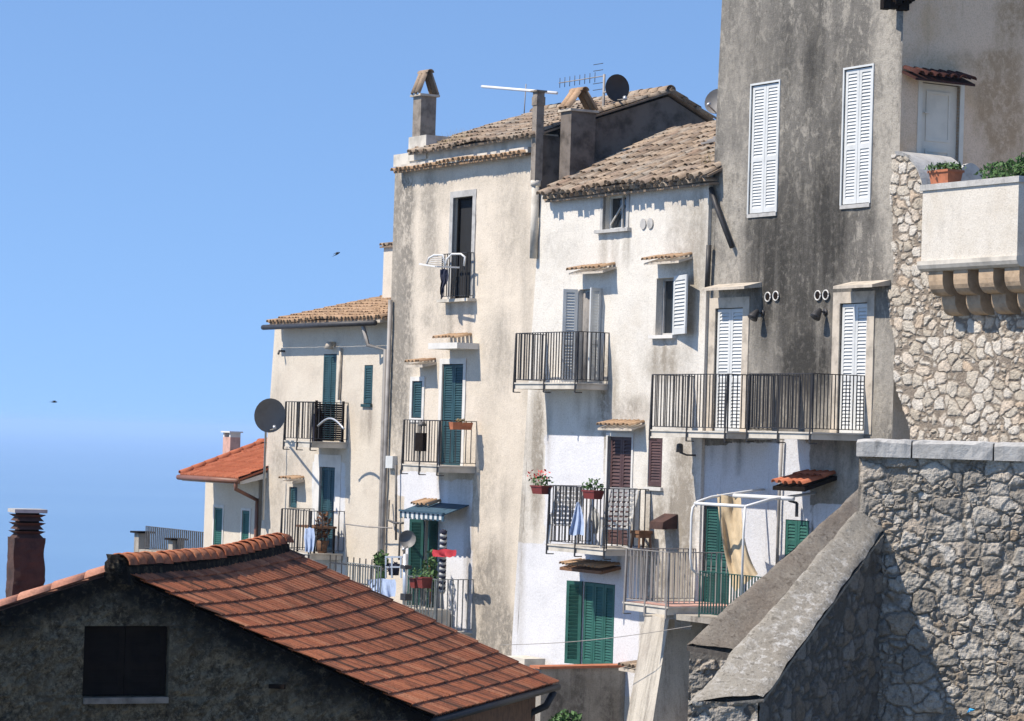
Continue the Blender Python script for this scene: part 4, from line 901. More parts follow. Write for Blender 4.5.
# sloping stair parapets
def parapet(name, label, tl, tr_, bl, br, yt, yb, mat, th, sub, stonemat, seed, lich=True):
    """coping quad from four pixels, its upper end at distance yt and its lower end at yb"""
    def at(p, y): return hit(p[0], p[1], V((0, y, 0)), V((0, 1, 0)))
    TL, TR, BL, BR = at(tl, yt + .0), at(tr_, yt), at(bl, yb), at(br, yb)
    root = empty(name, V(((BL.x + BR.x) / 2, BL.y, BL.z - 1.5)), label, 'parapet wall')
    nu, nv = 10, 70; mb = MB(); vs = []; fs = []; li = []
    for i in range(nu + 1):
        for j in range(nv + 1):
            a = i / nu; b = j / nv; p = (BL.lerp(BR, a)).lerp(TL.lerp(TR, a), b); e = min(i, nu - i) == 0
            k = .022 * N.noise(p * 2.4) + .012 * N.noise(p * 11) - (.02 if e else 0); vs.append(p + V((.03 * N.noise(p * 4 + V((7, 1, 3))) * e, .03 * N.noise(p * 9) * e, k)))
            li.append(max(0, min(1, 1.35 - abs(b - .42) * 1.7)) * (.6 + .4 * (a > .3)) if lich else .25)
    for i in range(nu):
        for j in range(nv): fs.append([i * (nv + 1) + j, i * (nv + 1) + j + 1, (i + 1) * (nv + 1) + j + 1, (i + 1) * (nv + 1) + j][::-1])
    mb.add(vs, fs, True, lich=li); D = V((0, 0, -th)); ea = V((0, 0, -.03))
    mb.add([BL + ea, BR + ea, TR + ea, TL + ea, BL + D, BR + D, TR + D, TL + D], [[0, 1, 5, 4][::-1], [1, 2, 6, 5][::-1], [3, 0, 4, 7][::-1], [4, 5, 6, 7]])
    mb.build('coping', M[mat], root)
    # rubble side that faces right, and the lower end
    ins = .05; r0 = BR.lerp(BL, ins * 1.4); r1 = TR.lerp(TL, ins * 1.4); dd = V((r1.x - r0.x, r1.y - r0.y, 0)); L = dd.length; dh = dd / L; nn = V((dh.y, -dh.x, 0))
    if nn.y > 0: nn = -nn
    top = lambda u: r0.z + (r1.z - r0.z) * u / L - th + .01
    zb = r0.z - 1.9; Hs = r1.z - zb
    def end_close(mb):
        l0 = BL.lerp(BR, .06); l1 = TL.lerp(TR, .06); q0 = BR.lerp(BL, .12); q1 = TR.lerp(TL, .12)
        def dn(p, z): return V((p.x, p.y, z))
        mb.hexa([dn(l0, zb), dn(q0, zb), dn(q1, zb), dn(l1, zb)], [l0 + D, q0 + D, q1 + D, l1 + D], mortar=1.)
    stone_wall('rubble_side', root, lambda u, v, h: V((r0.x, r0.y, 0)) + dh * u + nn * h + V((0, 0, min(zb + v, top(u)))), L, Hs, .016, .12, .11, .03, M[stonemat], seed, close=end_close)
    e0 = BL.lerp(BR, .05); e1 = BL.lerp(BR, .92); ed = V((e1.x - e0.x, e1.y - e0.y, 0)); Le = ed.length; ed /= Le; en = V((ed.y, -ed.x, 0))
    stone_wall('rubble_end', root, lambda u, v, h: V((e0.x, e0.y, 0)) + ed * u + en * h + V((0, 0, zb + v)), Le, r0.z - th - zb, .016, .13, .11, .035, M['stone'], seed + 3)
    return root
parapet('stair_parapet', 'near sloping stair parapet with white lichen on its cement coping', (855, 510), (886, 526), (688, 702), (764, 695), 24.95, 22.85, 'coping', .06, 1, 'stone3', 6.1)
parapet('stair_parapet', 'far sloping stair parapet with plain brown cement coping', (862, 484), (893, 497), (687, 642), (742, 652), 27.2, 25.2, 'coping2', .08, 1, 'stone', 8.2, False)
mb = MB(); c = FW.PX(971, 710, .06); 
vs = []; 
for i in range(8): vs.append(c + FW.d * U(-.045, .045) + V((0, 0, U(-.03, .03))) + FW.n * U(0, .05))
mb.hexa(vs[:4], vs[4:]); tag(mb.build('plastic_scrap', M['blue']), 'crumpled blue plastic scrap stuck in the grey rubble wall', 'litter')

# ================================================================== foreground house
G0 = hit(115, 600, V((0, 32, 0)), V((0, 1, 0))); FG = Frame((G0.x, G0.y), (.915, .404))
fore = empty('tiled_foreground_house', FG.P(1, GB, 0), 'dark stone gable house with a red interlocking tile roof, in front', 'house')
Pg = FG.P
ga = FG.SZ(118, 572); gr = FG.SZ(432, 718); gl = FG.SZ(-10, 614)
def topG(s):
    if s < ga[0]: return ga[1] + (gl[1] - ga[1]) * (ga[0] - s) / (ga[0] - gl[0]) 
    return ga[1] + (gr[1] - ga[1]) * (s - ga[0]) / (gr[0] - ga[0])
opening(fore, FG, (83.5, 626, 169, 697), 0, leaves=2, lmat='darkwood', sill=(-.01, .07, 'chimneyr'), mid=True, rec=.10, fmat='darkwood', pitch=.07)
def moldG(s, z): 
    d = topG(s) - z; return max(0, 1.3 - d / (.36 + .18 * N.noise(V((s * 1.5, z * 1.5, 2)))))
sg1 = gr[0] + .02
facade('gable_wall', fore, FG, FG.SZ(-60, 640)[0], sg1, GB + 2, ga[1], H(fore), M['soot'], back=0, step=.036, amp=.03, top=topG, mold=moldG, depth=.25, rough=.03, flat=True)
mb = MB(); s0, s1, z0, z1 = FG.rect(83.5, 626, 169, 697)
mb.fbox(FG, s0 - .05, s1 + .05, z0 - .75, z0 - .42, -.1, .03); mb.build('lower_lintel', M['darkwood'], fore)
mb = MB(); c = FG.PX(275, 686, .02); mb.bar(c - FG.d * .07, c + FG.d * .08 + FG.n * .12, .05); mb.build('iron_peg', M['darkwood'], fore)
A3 = Pg(*ga, .0) + V((0, 0, .0)); D3 = Pg(*gr, .0)
e3 = V((.21, .977, 0)).normalized(); en = V((e3.y, -e3.x, 0))
B3 = hit(279, 548, A3, en); C3 = hit(556, 684, D3, en)
A3 = A3 - e3 * .06; D3 = D3 - e3 * .06
nG = ((D3 - A3).cross(B3 - A3)).normalized()
if nG.z < 0: nG = -nG
def roofG(x, y, h):     # x along the eave (0..1), y up the slope (0..1)
    p = (D3.lerp(C3, x)).lerp(A3.lerp(B3, x), y)
    x = min(1, max(0, x)); sag = -.34 * math.sin(math.pi * x) * max(0, math.sin(math.pi * min(1, max(0, y)))) ** .8 * .16 - .05 * math.sin(math.pi * x) * y + .009 * N.noise(V((x * 4, y * 4, 0)))
    return p + nG * (h + sag + .03)
mb = MB(); itile(mb, None, V((1, 0, 0)), V((0, 1, 0)), 1, 1, 38, 13, .011, .028, lambda x, y, h: roofG(x, y, h), gap=True)
rf = mb.build('roof', M['ftile'], fore)
# underside
mb = MB(); K = 10
for i in range(K):
    for j in range(K):
        mb.quad(roofG(i / K, j / K, -.05), roofG((i + 1) / K, j / K, -.05), roofG((i + 1) / K, (j + 1) / K, -.05), roofG(i / K, (j + 1) / K, -.05), tint=0.)
mb.build('roof_boards', M['darkwood'], rf)
# left slope
EL3 = Pg(FG.SZ(-120, 660)[0], topG(FG.SZ(-120, 660)[0]), 0); vL = (A3 - EL3); uL = e3
mb = MB(); Lr = (B3 - A3).length
coppi('left_roof', fore, EL3 + e3 * Lr, -e3, vL.normalized(), Lr - .1, vL.length, M['verge'], over=0., pitch=.24, expo=.4)
mb = MB(); x = 0; vv = vL.normalized()
while x < vL.length - .15:
    arc_tile(mb, EL3 + vv * x + V((0, 0, .045)) + e3 * .06, e3.cross(V((0, 0, 1))).cross(vv).normalized() if False else -e3, vv, V((0, 0, 1)), .10, .085, .45, U(0, 1), 6); x += .40
mb.build('verge_tiles', M['verge'], fore)
# ridge: mortar bed and half-round tiles
mb = MB(); rp = []
ru = (B3 - A3).normalized(); rl = (B3 - A3).length; rn = V((ru.y, -ru.x, 0)).normalized()
for i in range(41):
    t = i / 40; p = A3.lerp(B3, t); p = p + V((0, 0, -.16 * math.sin(math.pi * t) * .45)); j = .02 * N.noise(p * 2)
    rp.append([p + rn * (.17 + j) + V((0, 0, -.14)), p + rn * (.135 + j) + V((0, 0, .06)), p + V((0, 0, .12 + j)), p - rn * .13 + V((0, 0, .06)), p - rn * .16 + V((0, 0, -.1))])
vs = [q for r in rp for q in r]; fs = []
for i in range(40):
    for k in range(4): fs.append([i * 5 + k, i * 5 + k + 1, i * 5 + 6 + k, i * 5 + 5 + k])
fs += [[4, 3, 2, 1, 0], [200 + k for k in range(5)]]
mb.add(vs, fs, dirt=.9); mb.build('ridge_mortar', M['soot'], rf)
mb = MB(); x = .06; 
while x < rl - .1:
    t = x / rl; p = A3.lerp(B3, t) + V((0, 0, .075 - .16 * math.sin(math.pi * t) * .45 + U(-.008, .008))); tl_ = (-ru * 1 + V((0, 0, .05))).normalized()
    arc_tile(mb, p + ru * .34 + rn * .01, rn, tl_, V((0, 0, 1)), .135, .15, .36, U(.1, 1), 8, True, .02); x += .295
mb.build('ridge_tiles', M['ftile'], rf)
mb = MB(); c = A3 - e3 * .02 + V((0, 0, .05)); vs = []; fs = []
for i in range(9):
    th = math.pi * i / 8
    for j in range(16):
        ph = 2 * math.pi * j / 16; d = V((math.sin(th) * math.cos(ph), math.sin(th) * math.sin(ph), math.cos(th))); k = .125 * (1 + .7 * N.noise(d * 1.9 + V((4, 2, 1))) + .6 * N.noise(d * 5) + .4 * N.noise(d * 11)); vs.append(c + V((d.x * k, d.y * k, d.z * k * 1.15)))
for i in range(8):
    for j in range(16): fs.append([i * 16 + j, (i + 1) * 16 + j, (i + 1) * 16 + (j + 1) % 16, i * 16 + (j + 1) % 16])
mb.add(vs, fs, False, dirt=.9); mb.build('mortar_lump', M['soot'], fore)
# eave gutter and pipe, side wall
mb = MB(); off = (D3 - A3); off.z = 0; off.normalize()
g0 = roofG(-.0, 0, -.08) + off * .06; g1 = roofG(1.0, 0, -.08) + off * .06
mb.tube([g0, g1], .05, 8); mb.build('gutter', M['iron'], fore)
pipe(fore, [g1 + V((0, 0, -.04)) - e3 * .3, g1 + V((0, 0, -.25)) - e3 * .3 - off * .12, g1 + V((0, 0, -.36)) - e3 * .25 - off * .38, g1 + V((0, 0, -.6)) - e3 * .2 - off * .45, V((g1.x, g1.y, GB)) - off * .45], .055, 'iron')
mb = MB(); q0 = D3 - off * .32; q1 = C3 - off * .32
mb.hexa([V((q0.x, q0.y, GB)), V((q1.x, q1.y, GB)), V((q1.x, q1.y, GB)) - off * 6.4, V((q0.x, q0.y, GB)) - off * 3.0 + e3 * .3], [q0 - V((0, 0, .02)), q1 - V((0, 0, .02)), q1 - off * 6.4 + V((0, 0, -.02)), q0 - off * 3.0 + e3 * .3])
mb.build('side_wall', M['wood'], fore)
# flue on the left slope
FF = Frame(FG.O[:2], (.915, .404)); pF = hit(27, 560, V((0, 34.6, 0)), V((0, 1, 0))); FF.O = V((pF.x, pF.y, 0))
s0 = FF.SZ(13.5, 570)[0]; s1 = FF.SZ(44.5, 570)[0]; zt = FF.SZ(27, 513)[1]; zb = FF.SZ(27, 640)[1]; zm = FF.SZ(27, 538)[1]; Pf = FF.P
mb = MB(); nn = 26; W_ = s1 - s0; cs = [(0, 0), (.25, 0), (.5, 0), (.75, 0), (1, 0), (1, -.5), (1, -1), (.5, -1), (0, -1), (0, -.5)]; vs = []; fs = []
for i in range(nn + 1):
    z = zb + (zm - zb) * i / nn
    for k, (a, b) in enumerate(cs):
        j = .022 * N.noise(V((a * 4, z * 4, b * 4))) + .012 * N.noise(V((a * 4, z * 13, b * 4 + 3))); vs.append(Pf(s0 + W_ * a + j * (1 if a > .5 else -1), z, W_ * .9 * b + j))
m = len(cs)
for i in range(nn):
    for k in range(m): fs.append([i * m + k, i * m + (k + 1) % m, (i + 1) * m + (k + 1) % m, (i + 1) * m + k])
fs.append([nn * m + k for k in range(m)]); mb.add(vs, fs); fl = mb.build('chimney', M['brickd'], fore)
hh = (zt - zm)
for k in range(3):
    a = zm + hh * (k / 3); mb = MB(); mb.hexa([Pf(s0 + .02, a, -.02), Pf(s1 - .02, a, -.02), Pf(s1 - .02, a, -W_ * .9 + .02), Pf(s0 + .02, a, -W_ * .9 + .02)], [Pf(s0 + .06, a + hh * .16, -.06), Pf(s1 - .06, a + hh * .16, -.06), Pf(s1 - .06, a + hh * .16, -W_ * .9 + .06), Pf(s0 + .06, a + hh * .16, -W_ * .9 + .06)])
    mb.hexa([Pf(s0 + .05, a + hh * .16, -.05), Pf(s1 - .05, a + hh * .16, -.05), Pf(s1 - .05, a + hh * .16, -W_ * .9 + .05), Pf(s0 + .05, a + hh * .16, -W_ * .9 + .05)], [Pf(s0, a + hh * .26, .0), Pf(s1, a + hh * .26, .0), Pf(s1, a + hh * .26, -W_ * .9), Pf(s0, a + hh * .26, -W_ * .9)])
    mb.build('chimney_louvre', M['concrete' if k == 9 else 'brickd'], fl)
mb = MB(); mb.fbox(FF, s0 + .07, s1 - .07, zm - .02, zt - .002, -W_ * .9 + .07, -.07); mb.build('louvre_shade_core', M['darkwood'], fl)  # near black core, its colour stands for shade between the louvres
mb = MB(); mb.fbox(FF, s0 - .01, s1 + .01, zt, zt + .045, -W_ * .9 - .01, .01); mb.build('chimney_cap', M['greytrim'], fl)

# ================================================================== garden wall, shrub below
sw0 = fr.SZ(625, 690, oB)[0]; zgw = fr.SZ(600, 672, 1.2)[1]
gw = empty('garden_wall', fr.P(sw0, GB, 1), 'dark stained garden wall with a tile edge below the green door', 'garden wall')
oo = fr.OZ(541, 690, sw0)[0]
frW = Frame(fr.P(sw0, 0, oo)[:2], (-fr.n.x, -fr.n.y))
facade('wall', gw, frW, 0, oo - oB, GB, zgw, [], M['concrete'], back=.25, amp=.02, blobs=[(560, 710, 14, 30, .5), (606, 705, 12, 30, .5), (580, 690, 6, 40, .6)])
mb = MB(); mb.fbox(frW, -.08, oo - oB, zgw + .002, zgw + .05, -.32, .05); mb.build('tile_edge', M['terracotta'], gw)
mb = MB(); s_, z_ = fr.SZ(508, 657, .8); mb.fbox(fr, s_ - .3, fr.SZ(535, 668, .8)[0], GB, z_ - .35, .3, .8); mb.fbox(fr, s_ - .3, s_ + .5, z_ - .35, z_, .2, .7); tag(mb.build('low_block_wall', M['slab']), 'low pale rendered block wall behind the red tiled roof', 'low wall')
mb = MB(); c = hit(562, 722, V((0, 46, 0)), V((0, 1, 0))); foliage(mb, c + V((.06, 0, -.06)), .30, .3, .26, 420, .06); mb.tube([V((c.x, c.y, GB)), c], [.05, .02], 6); tag(mb.build('green_shrub', M['leaf']), 'small bright green shrub at the foot of the garden wall', 'shrub')

# ================================================================== loose things
def dish(name, label, c, nd, r, base, mat, lnb=True, wm='zinc'):
    nd = nd.normalized(); u = nd.cross(V((0, 0, 1))).normalized(); w = u.cross(nd); root = empty(name, base, label, 'satellite dish', 'satellite dishes on the houses')
    mb = MB(); vs = [c - nd * .09]; fs = []; K = 24
    for i in range(1, 6):
        for j in range(K):
            t = 2 * math.pi * j / K; q = r * i / 5; vs.append(c + u * math.cos(t) * q + w * math.sin(t) * q * 1.04 + nd * (.09 * ((i / 5) ** 2 - 1)))
    for j in range(K): fs.append([0, 1 + j, 1 + (j + 1) % K])
    for i in range(4):
        for j in range(K): fs.append([1 + i * K + j, 1 + i * K + K + j, 1 + i * K + K + (j + 1) % K, 1 + i * K + (j + 1) % K])
    mb.add(vs, fs, True); b = len(mb.v); mb.add([v - nd * .012 for v in vs], [f[::-1] for f in fs], True); rfl = mb.build('reflector', M[mat], root)
    f = c + nd * .42 - w * .28
    mb = MB(); mb.tube([c - w * r * .9, f], .015, 6); mb.build('feed_arm', M['zinc'], root)
    mb = MB(); mb.tube([f - nd * .03, f + (c - f).normalized() * .1], .04, 8); mb.build('receiver', M['alu'], root)
    mb = MB(); mb.tube([base, V((base.x, base.y, c.z + .02)) , c - nd * .1], .03, 8); mb.build('mast', M[wm], root)
    return root
sd = fr.SZ(603, 120, -1.9)[0]; base = P(sd, fr.SZ(603, 156, -1.9)[1], -1.9)
dish('satellite_dish', 'dark round satellite dish on a mast above the lean-to roof', fr.PX(617.5, 88, -1.6), V((.42, -.9, .0)), .285, base, 'dishd')
dish('satellite_dish', 'grey satellite dish on a pole at the corner of the balcony house', fr.PX(270, 415.5, 1.1), V((.42, -.9, -.08)), .40, P(fr.SZ(265.5, 440, .1)[0], fr.SZ(264, 520, .1)[1], .1), 'dish', wm='alu')
dish('satellite_dish', 'pale dish half hidden behind the edge of the grey house', fr.PX(717, 101, -1.8), V((-.4, -.8, .3)), .27, fr.PX(719, 135, -2.2), 'dish')
dish('satellite_dish', 'small grey dish beside the lower green shutters', fr.PX(407.5, 539, .45), V((-.15, -.95, .1)), .19, P(fr.SZ(404, 560, .1)[0], fr.SZ(404, 563, .1)[1], .1), 'dish')
# aerials
an = empty('tv_aerial', base, 'short toothed television aerial beside the dark dish', 'aerial'); zc_ = fr.SZ(580, 84, -1.9)[1]; sa_ = fr.SZ(560, 84, -1.9)[0]
mb = MB(); mb.tube([base, P(sd, zc_ + .12, -1.9)], .028, 8); mb.build('mast', M['zinc'], an)
hd = V((.86, .51, 0)); pA = fr.PX(559, 83, -1.9); pB = P(sd, pA.z - .02, -1.9) + V((0, 0, 0))
mb = MB(); mb.tube([pA, pB], .012, 6); mb.build('boom', M['zinc'], an)
mb = MB(); 
for i in range(8): q = pA.lerp(pB, i / 9 + .02); mb = MB(); mb.tube([q - V((0, 0, .11)), q + V((0, 0, .11))], .008, 5); mb.build('element', M['iron'], an)
for i in range(5): q = pB.lerp(pA, .12) + V((0, 0, .28 - .14 * i)); mb = MB(); mb.tube([q - (pB - pA).normalized() * .22, q + (pB - pA).normalized() * .16], .008, 5); mb.build('element', M['iron'], an)
pm = fr.PX(524, 111, -2.9); a0 = fr.PX(482, 86.5, -2.9); a1 = fr.PX(557, 93, -2.9)
an = empty('tv_aerial', pm, 'long white aerial rod above the cream house roof', 'aerial'); mb = MB(); mb.tube([a0, a1], .035, 8); mb.build('rod', M['metalw'], an); mb = MB(); mb.tube([pm - V((0, 0, .2)), fr.PX(526, 84, -2.9)], .014, 6); mb.build('mast', M['zinc'], an)

def chair(px, y, bal, label, o):
    s, z = fr.SZ(px, y, o); root = empty('deck_chair', P(s, bal, o), label, 'chair', 'white plastic deck chairs on the middle balcony')
    w = .27; mb = MB(); b0 = P(s, bal + .38, o); up = (V((0, 0, 1)) * .97 - fr.n * .2).normalized(); hgt = z - bal - .38; sd_ = V((.62, -.45, 0)).normalized() if False else (fr.d * .55 - fr.n * .83).normalized()
    for k in (-1, 1): mb.bar(b0 + sd_ * w * k, b0 + sd_ * w * k + up * hgt, .05, .035)
    for k in range(9): 
        q = b0 + up * hgt * (k / 8); mb.bar(q - sd_ * w, q + sd_ * w, .03, .055 if k < 8 else .09)
    for k in range(-2, 3): mb.bar(b0 + sd_ * w * k / 2.6, b0 + sd_ * w * k / 2.6 + up * hgt, .035, .012)
    mb.build('backrest', M['plasticw'], root)
    fw_ = V((sd_.y, -sd_.x, 0)); 
    if fw_.dot(fr.n) < 0: fw_ = -fw_
    mb = MB()
    for k in range(5): mb.bar(b0 - sd_ * w + fw_ * (.09 * k), b0 + sd_ * w + fw_ * (.09 * k), .065, .025)
    mb.build('seat', M['plasticw'], root)
    for k in (-1, 1):
        for q in (0, .38):
            mb = MB(); mb.bar(b0 + sd_ * w * k * .95 + fw_ * q, P(s, bal + .005, o) + sd_ * w * k * 1.02 + fw_ * (q * 1.05), .05); mb.build('leg', M['plasticw'], root)
        mb = MB(); mb.bar(b0 + sd_ * w * k * 1.02 + V((0, 0, .22)), b0 + sd_ * w * k * 1.02 + V((0, 0, .2)) + fw_ * .38, .045, .03); mb.bar(b0 + sd_ * w * k * 1.02 + fw_ * .36, b0 + sd_ * w * k * 1.02 + fw_ * .36 + V((0, 0, .2)), .04); mb.build('armrest', M['plasticw'], root)
zb_ = balB[3] + .032; zr_ = balB[4]
chair(565, 488, zb_, 'white plastic deck chair behind the light blue towel', .62)
chair(617, 489, zb_, 'white plastic deck chair in front of the brown balcony door', .50)
def cloth(name, label, cat, pts, off, mat, o0, fold=.05):
    """cloth hung from a rail: pts = left and right pixel edges from top to bottom"""
    mb = MB(); nn = 12; vs = []; fs = []; m = len(pts)
    for j, (xl, xr, y) in enumerate(pts):
        for i in range(nn + 1):
            a = i / nn; vs.append(fr.PX(xl + (xr - xl) * a, y + math.sin(a * 9 + j) * .6, o0 + off * j / m + fold * math.sin(a * 13 + j * .4) * (.3 + j / m)))
    for j in range(m - 1):
        for i in range(nn): fs.append([j * (nn + 1) + i, j * (nn + 1) + i + 1, (j + 1) * (nn + 1) + i + 1, (j + 1) * (nn + 1) + i])
    mb.add(vs, fs, True); return tag(mb.build(name, M[mat]), label, cat)
cloth('towel', 'pale blue towel hanging over the middle balcony rail', 'towel', [(577, 579, 502), (575, 581, 508), (573, 583, 516), (571, 584, 524), (569.5, 584, 531), (569, 584, 535)], .1, 'bluecloth', 1.12)
cloth('towel', 'white cloth hanging between the two deck chairs', 'cloth', [(592, 594, 506), (591, 599, 514), (592, 600, 524), (592, 598, 534)], .05, 'whitecloth', .8)
def pot(label, px, y, o, w, h, mat, flower=True, n=90, bal=None, ww=None):
    s, z = fr.SZ(px, y, o); root = empty('flower_pot', P(s, z, o), label, 'flower pot', 'flower pots hung on the balcony rails'); mb = MB(); L = (ww or w) / 2
    mb.hexa([P(s - L * .85, z, o - w * .38), P(s + L * .85, z, o - w * .38), P(s + L * .85, z, o + w * .38), P(s - L * .85, z, o + w * .38)], [P(s - L, z + h, o - w * .5), P(s + L, z + h, o - w * .5), P(s + L, z + h, o + w * .5), P(s - L, z + h, o + w * .5)])
    mb.hexa([P(s - L * 1.08, z + h, o - w * .55), P(s + L * 1.08, z + h, o - w * .55), P(s + L * 1.08, z + h, o + w * .55), P(s - L * 1.08, z + h, o + w * .55)], [P(s - L * 1.08, z + h + .03, o - w * .55), P(s + L * 1.08, z + h + .03, o - w * .55), P(s + L * 1.08, z + h + .03, o + w * .55), P(s - L * 1.08, z + h + .03, o + w * .55)])
    mb.build('planter', M[mat], root)
    if n:
        mb = MB(); foliage(mb, P(s, z + h + .13, o), L * 1.2, w * .7, .14, n, .045); mb.build('plant', M['leaf'], root)
    if flower:
        mb = MB(); foliage(mb, P(s - .1, z + h + .24, o), L * 1.4, w * .7, .12, 45, .04); mb.build('blossom', M['petal'], root)
    return root
pot('dark red flower pot with red blossoms at the left end of the rail', 541, 494, 1.16, .24, .14, 'redpot', ww=.42)
pot('dark red flower pot of green leaves between the deck chairs', 593, 499, 1.16, .24, .14, 'redpot', False, ww=.42)
tq = balC[2] + .06; to1 = fr.OZ(450, 427, tq)[0]; to0, tz0 = fr.OZ(470, 430, tq)
r_ = empty('flower_trough', P(tq, tz0, (to0 + to1) / 2), 'long terracotta trough hung on the rail before the teal door', 'planter'); mb = MB()
mb.hexa([P(tq - .06, tz0, to1 - .02), P(tq + .1, tz0, to1 - .02), P(tq + .1, tz0, to0 + .02), P(tq - .06, tz0, to0 + .02)], [P(tq - .09, tz0 + .16, to1), P(tq + .13, tz0 + .16, to1), P(tq + .13, tz0 + .16, to0), P(tq - .09, tz0 + .16, to0)]); mb.build('trough', M['terracotta'], r_)
mb = MB(); foliage(mb, P(tq + .02, tz0 + .19, (to0 + to1) / 2), .12, .16, .05, 60, .04); mb.build('sprout', M['drygrass'], r_)
pot('smaller of the two red pots on the lowest pale balcony rail', 416, 588, 1.0, .22, .18, 'redpot', False, 30)
pot('larger of the two red pots on the lowest pale balcony rail', 424, 588, 1.02, .26, .2, 'redpot', False, 40)
st = empty('wooden_stool', P(*fr.SZ(639, 545, .4), .4), 'small brown wooden stool at the end of the balcony', 'stool'); st.location.z = zb_; q = P(fr.SZ(641, 545, .35)[0], zb_, .35)
mb = MB(); mb.box(q + V((0, 0, .34)), fr.d * .16, fr.n * .16, V((0, 0, .03))); mb.box(q + V((0, 0, .27)), fr.d * .14, fr.n * .14, V((0, 0, .04))); mb.build('seat', M['wood'], st)
for a in (-1, 1):
    for b in (-1, 1): mb = MB(); mb.bar(q + fr.d * .14 * a + fr.n * .14 * b, q + fr.d * .12 * a + fr.n * .12 * b + V((0, 0, .3)), .035); mb.build('leg', M['wood'], st)
# washing frame and dark clothes at the tall window
zw = fr.SZ(440, 263, .5)[1]; dr_ = empty('drying_rack', fr.PX(447, 268, .3), 'white folding clothes rack hung outside the tall dark window', 'drying rack')
l0 = fr.PX(421, 265, .55); l1 = fr.PX(460, 269, .2); 
mb = MB(); q = [fr.PX(420, 264, .9), fr.PX(436, 266.5, .9), fr.PX(459, 267.5, .35)]; mb.bar(q[0], q[1], .05, .03); mb.bar(q[1], q[2], .06, .035); mb.build('lower_bar', M['metalw'], dr_)
for pts in ([(427, 264), (429, 258), (434, 255), (443, 255), (445, 266)], [(445, 267), (447, 259), (452, 254), (461, 254), (465, 257), (464, 266)], [(427, 264), (429, 258), (434, 255.5), (438, 255.5)]):
    mb = MB(); mb.tube([fr.PX(x, y, .8 - .5 * (x - 420) / 45) for x, y in pts], .024, 6); mb.build('wing', M['metalw'], dr_)
mb = MB()
for k in range(4): mb.tube([fr.PX(428 + k * 1.5, 263 - k * 1.8, .75), fr.PX(446 + k, 265 - k * 2, .45)], .008, 5)
mb.build('wire', M['metalw'], dr_)
cloth('dark_clothes', 'dark blue garment hanging from the clothes rack', 'clothes', [(440, 448, 269), (440, 448.5, 276), (441, 448, 281), (440, 444, 288), (440, 443, 294), (441.5, 443, 298)], .02, 'darkcloth', .42, .03)
# lower corner: red cloth, striped roll, clutter
cloth('red_cloth', 'red cloth hanging stiff beside the open green shutters', 'cloth', [(433, 456, 549.5), (432, 456.5, 552), (433, 456, 556), (445, 454, 557)], .02, 'red', .75, .04)
rl_ = empty('striped_roll', fr.PX(443, 592, .62), 'black and white striped rolled awning pole by green shutters', 'rolled awning'); mb = MB(); tp_ = fr.PX(443.5, 531, .62); bt_ = fr.PX(442, 592, .62); m2 = MB(); K = 22
for i in range(K): (mb if i % 2 else m2).tube([tp_.lerp(bt_, i / K) + fr.d * .02, tp_.lerp(bt_, (i + 1) / K) - fr.d * .02], .075, 10)
mb.build('white_band', M['whitecloth'], rl_); m2.build('dark_band', M['darkcloth'], rl_)
# plant on the lower balcony
pl = empty('climbing_plant', fr.PX(430, 600, .5), 'tall green climbing plant inside the open lower shutters', 'plant'); mb = MB(); foliage(mb, fr.PX(430, 574, .5), .2, .2, .55, 160, .06); mb.build('foliage', M['leaf'], pl); mb = MB(); mb.tube([fr.PX(430, 604, .5), fr.PX(431, 585, .5), fr.PX(429, 560, .5)], .02, 5); mb.build('stem', M['wood'], pl)
# left house balconies
zz = balD[3] + .03
sc_r = empty('lattice_screen', P(balD[2], zz, oD + .5), 'dark slatted wind screen at the end of the upper balcony', 'screen'); mb = MB()
a = P(balD[2] - .08, zz, oD + .82); b = P(balD[2] - .08, zz, oD + .1)
for i in range(17): z = .05 + .052 * i; mb.bar(a + V((0, 0, z)), b + V((0, 0, z)), .02, .044)
mb.build('slats', M['darkwood'], sc_r); mb = MB()
for p in (a, b): mb = MB(); mb.bar(p, p + V((0, 0, .98)), .05); mb.build('upright', M['darkwood'], sc_r)
mb = MB(); hs_ = [fr.PX(318 + 26 * t, 426 - 9 * math.sin(math.pi * t) + 3 * t, oD + 1.0) for t in [i / 12 for i in range(13)]]; mb.tube(hs_, .025, 6); tag(mb.build('garden_hose', M['alu']), 'grey hose looped on the dark slatted balcony screen', 'hose')
mb = MB(); q = P(balD[1] + 1.1, zz, oD + .6); mb.box(q + V((0, 0, .5)), fr.d * .12, fr.n * .1, V((0, 0, .16))); mb.box(q + V((0, 0, .18)), fr.d * .09, fr.n * .09, V((0, 0, .18))); mb.tube([q + V((0, 0, .66)), q + V((0, 0, .78))], [.1, .07], 8); tag(mb.build('folded_gear', M['darkcloth']), 'dark upright bundle standing on the upper balcony beside the slatted screen', 'bundle')
zz = balD2[3] + .03
tb = empty('balcony_table', P((balD2[1] + balD2[2]) / 2 + .3, zz, oD + .5), 'small wooden table on the lower left balcony', 'table'); q = tb.location.copy()
mb = MB(); mb.box(q + V((0, 0, .62)), fr.d * .5, fr.n * .3, V((0, 0, .025))); mb.build('tabletop', M['wood'], tb)
for a in (-1, 1):
    for b in (-1, 1): mb = MB(); mb.bar(q + fr.d * .45 * a + fr.n * .26 * b, q + fr.d * .45 * a + fr.n * .26 * b + V((0, 0, .6)), .04); mb.build('leg', M['darkwood'], tb)
sh = empty('withered_plant', P(balD2[2] - .25, zz, oD + .45), 'brown withered potted plant beside the small table', 'plant'); q = sh.location.copy(); mb = MB(); mb.tube([q, q + V((0, 0, .3))], [.11, .16], 10); mb.build('pot', M['wood'], sh)
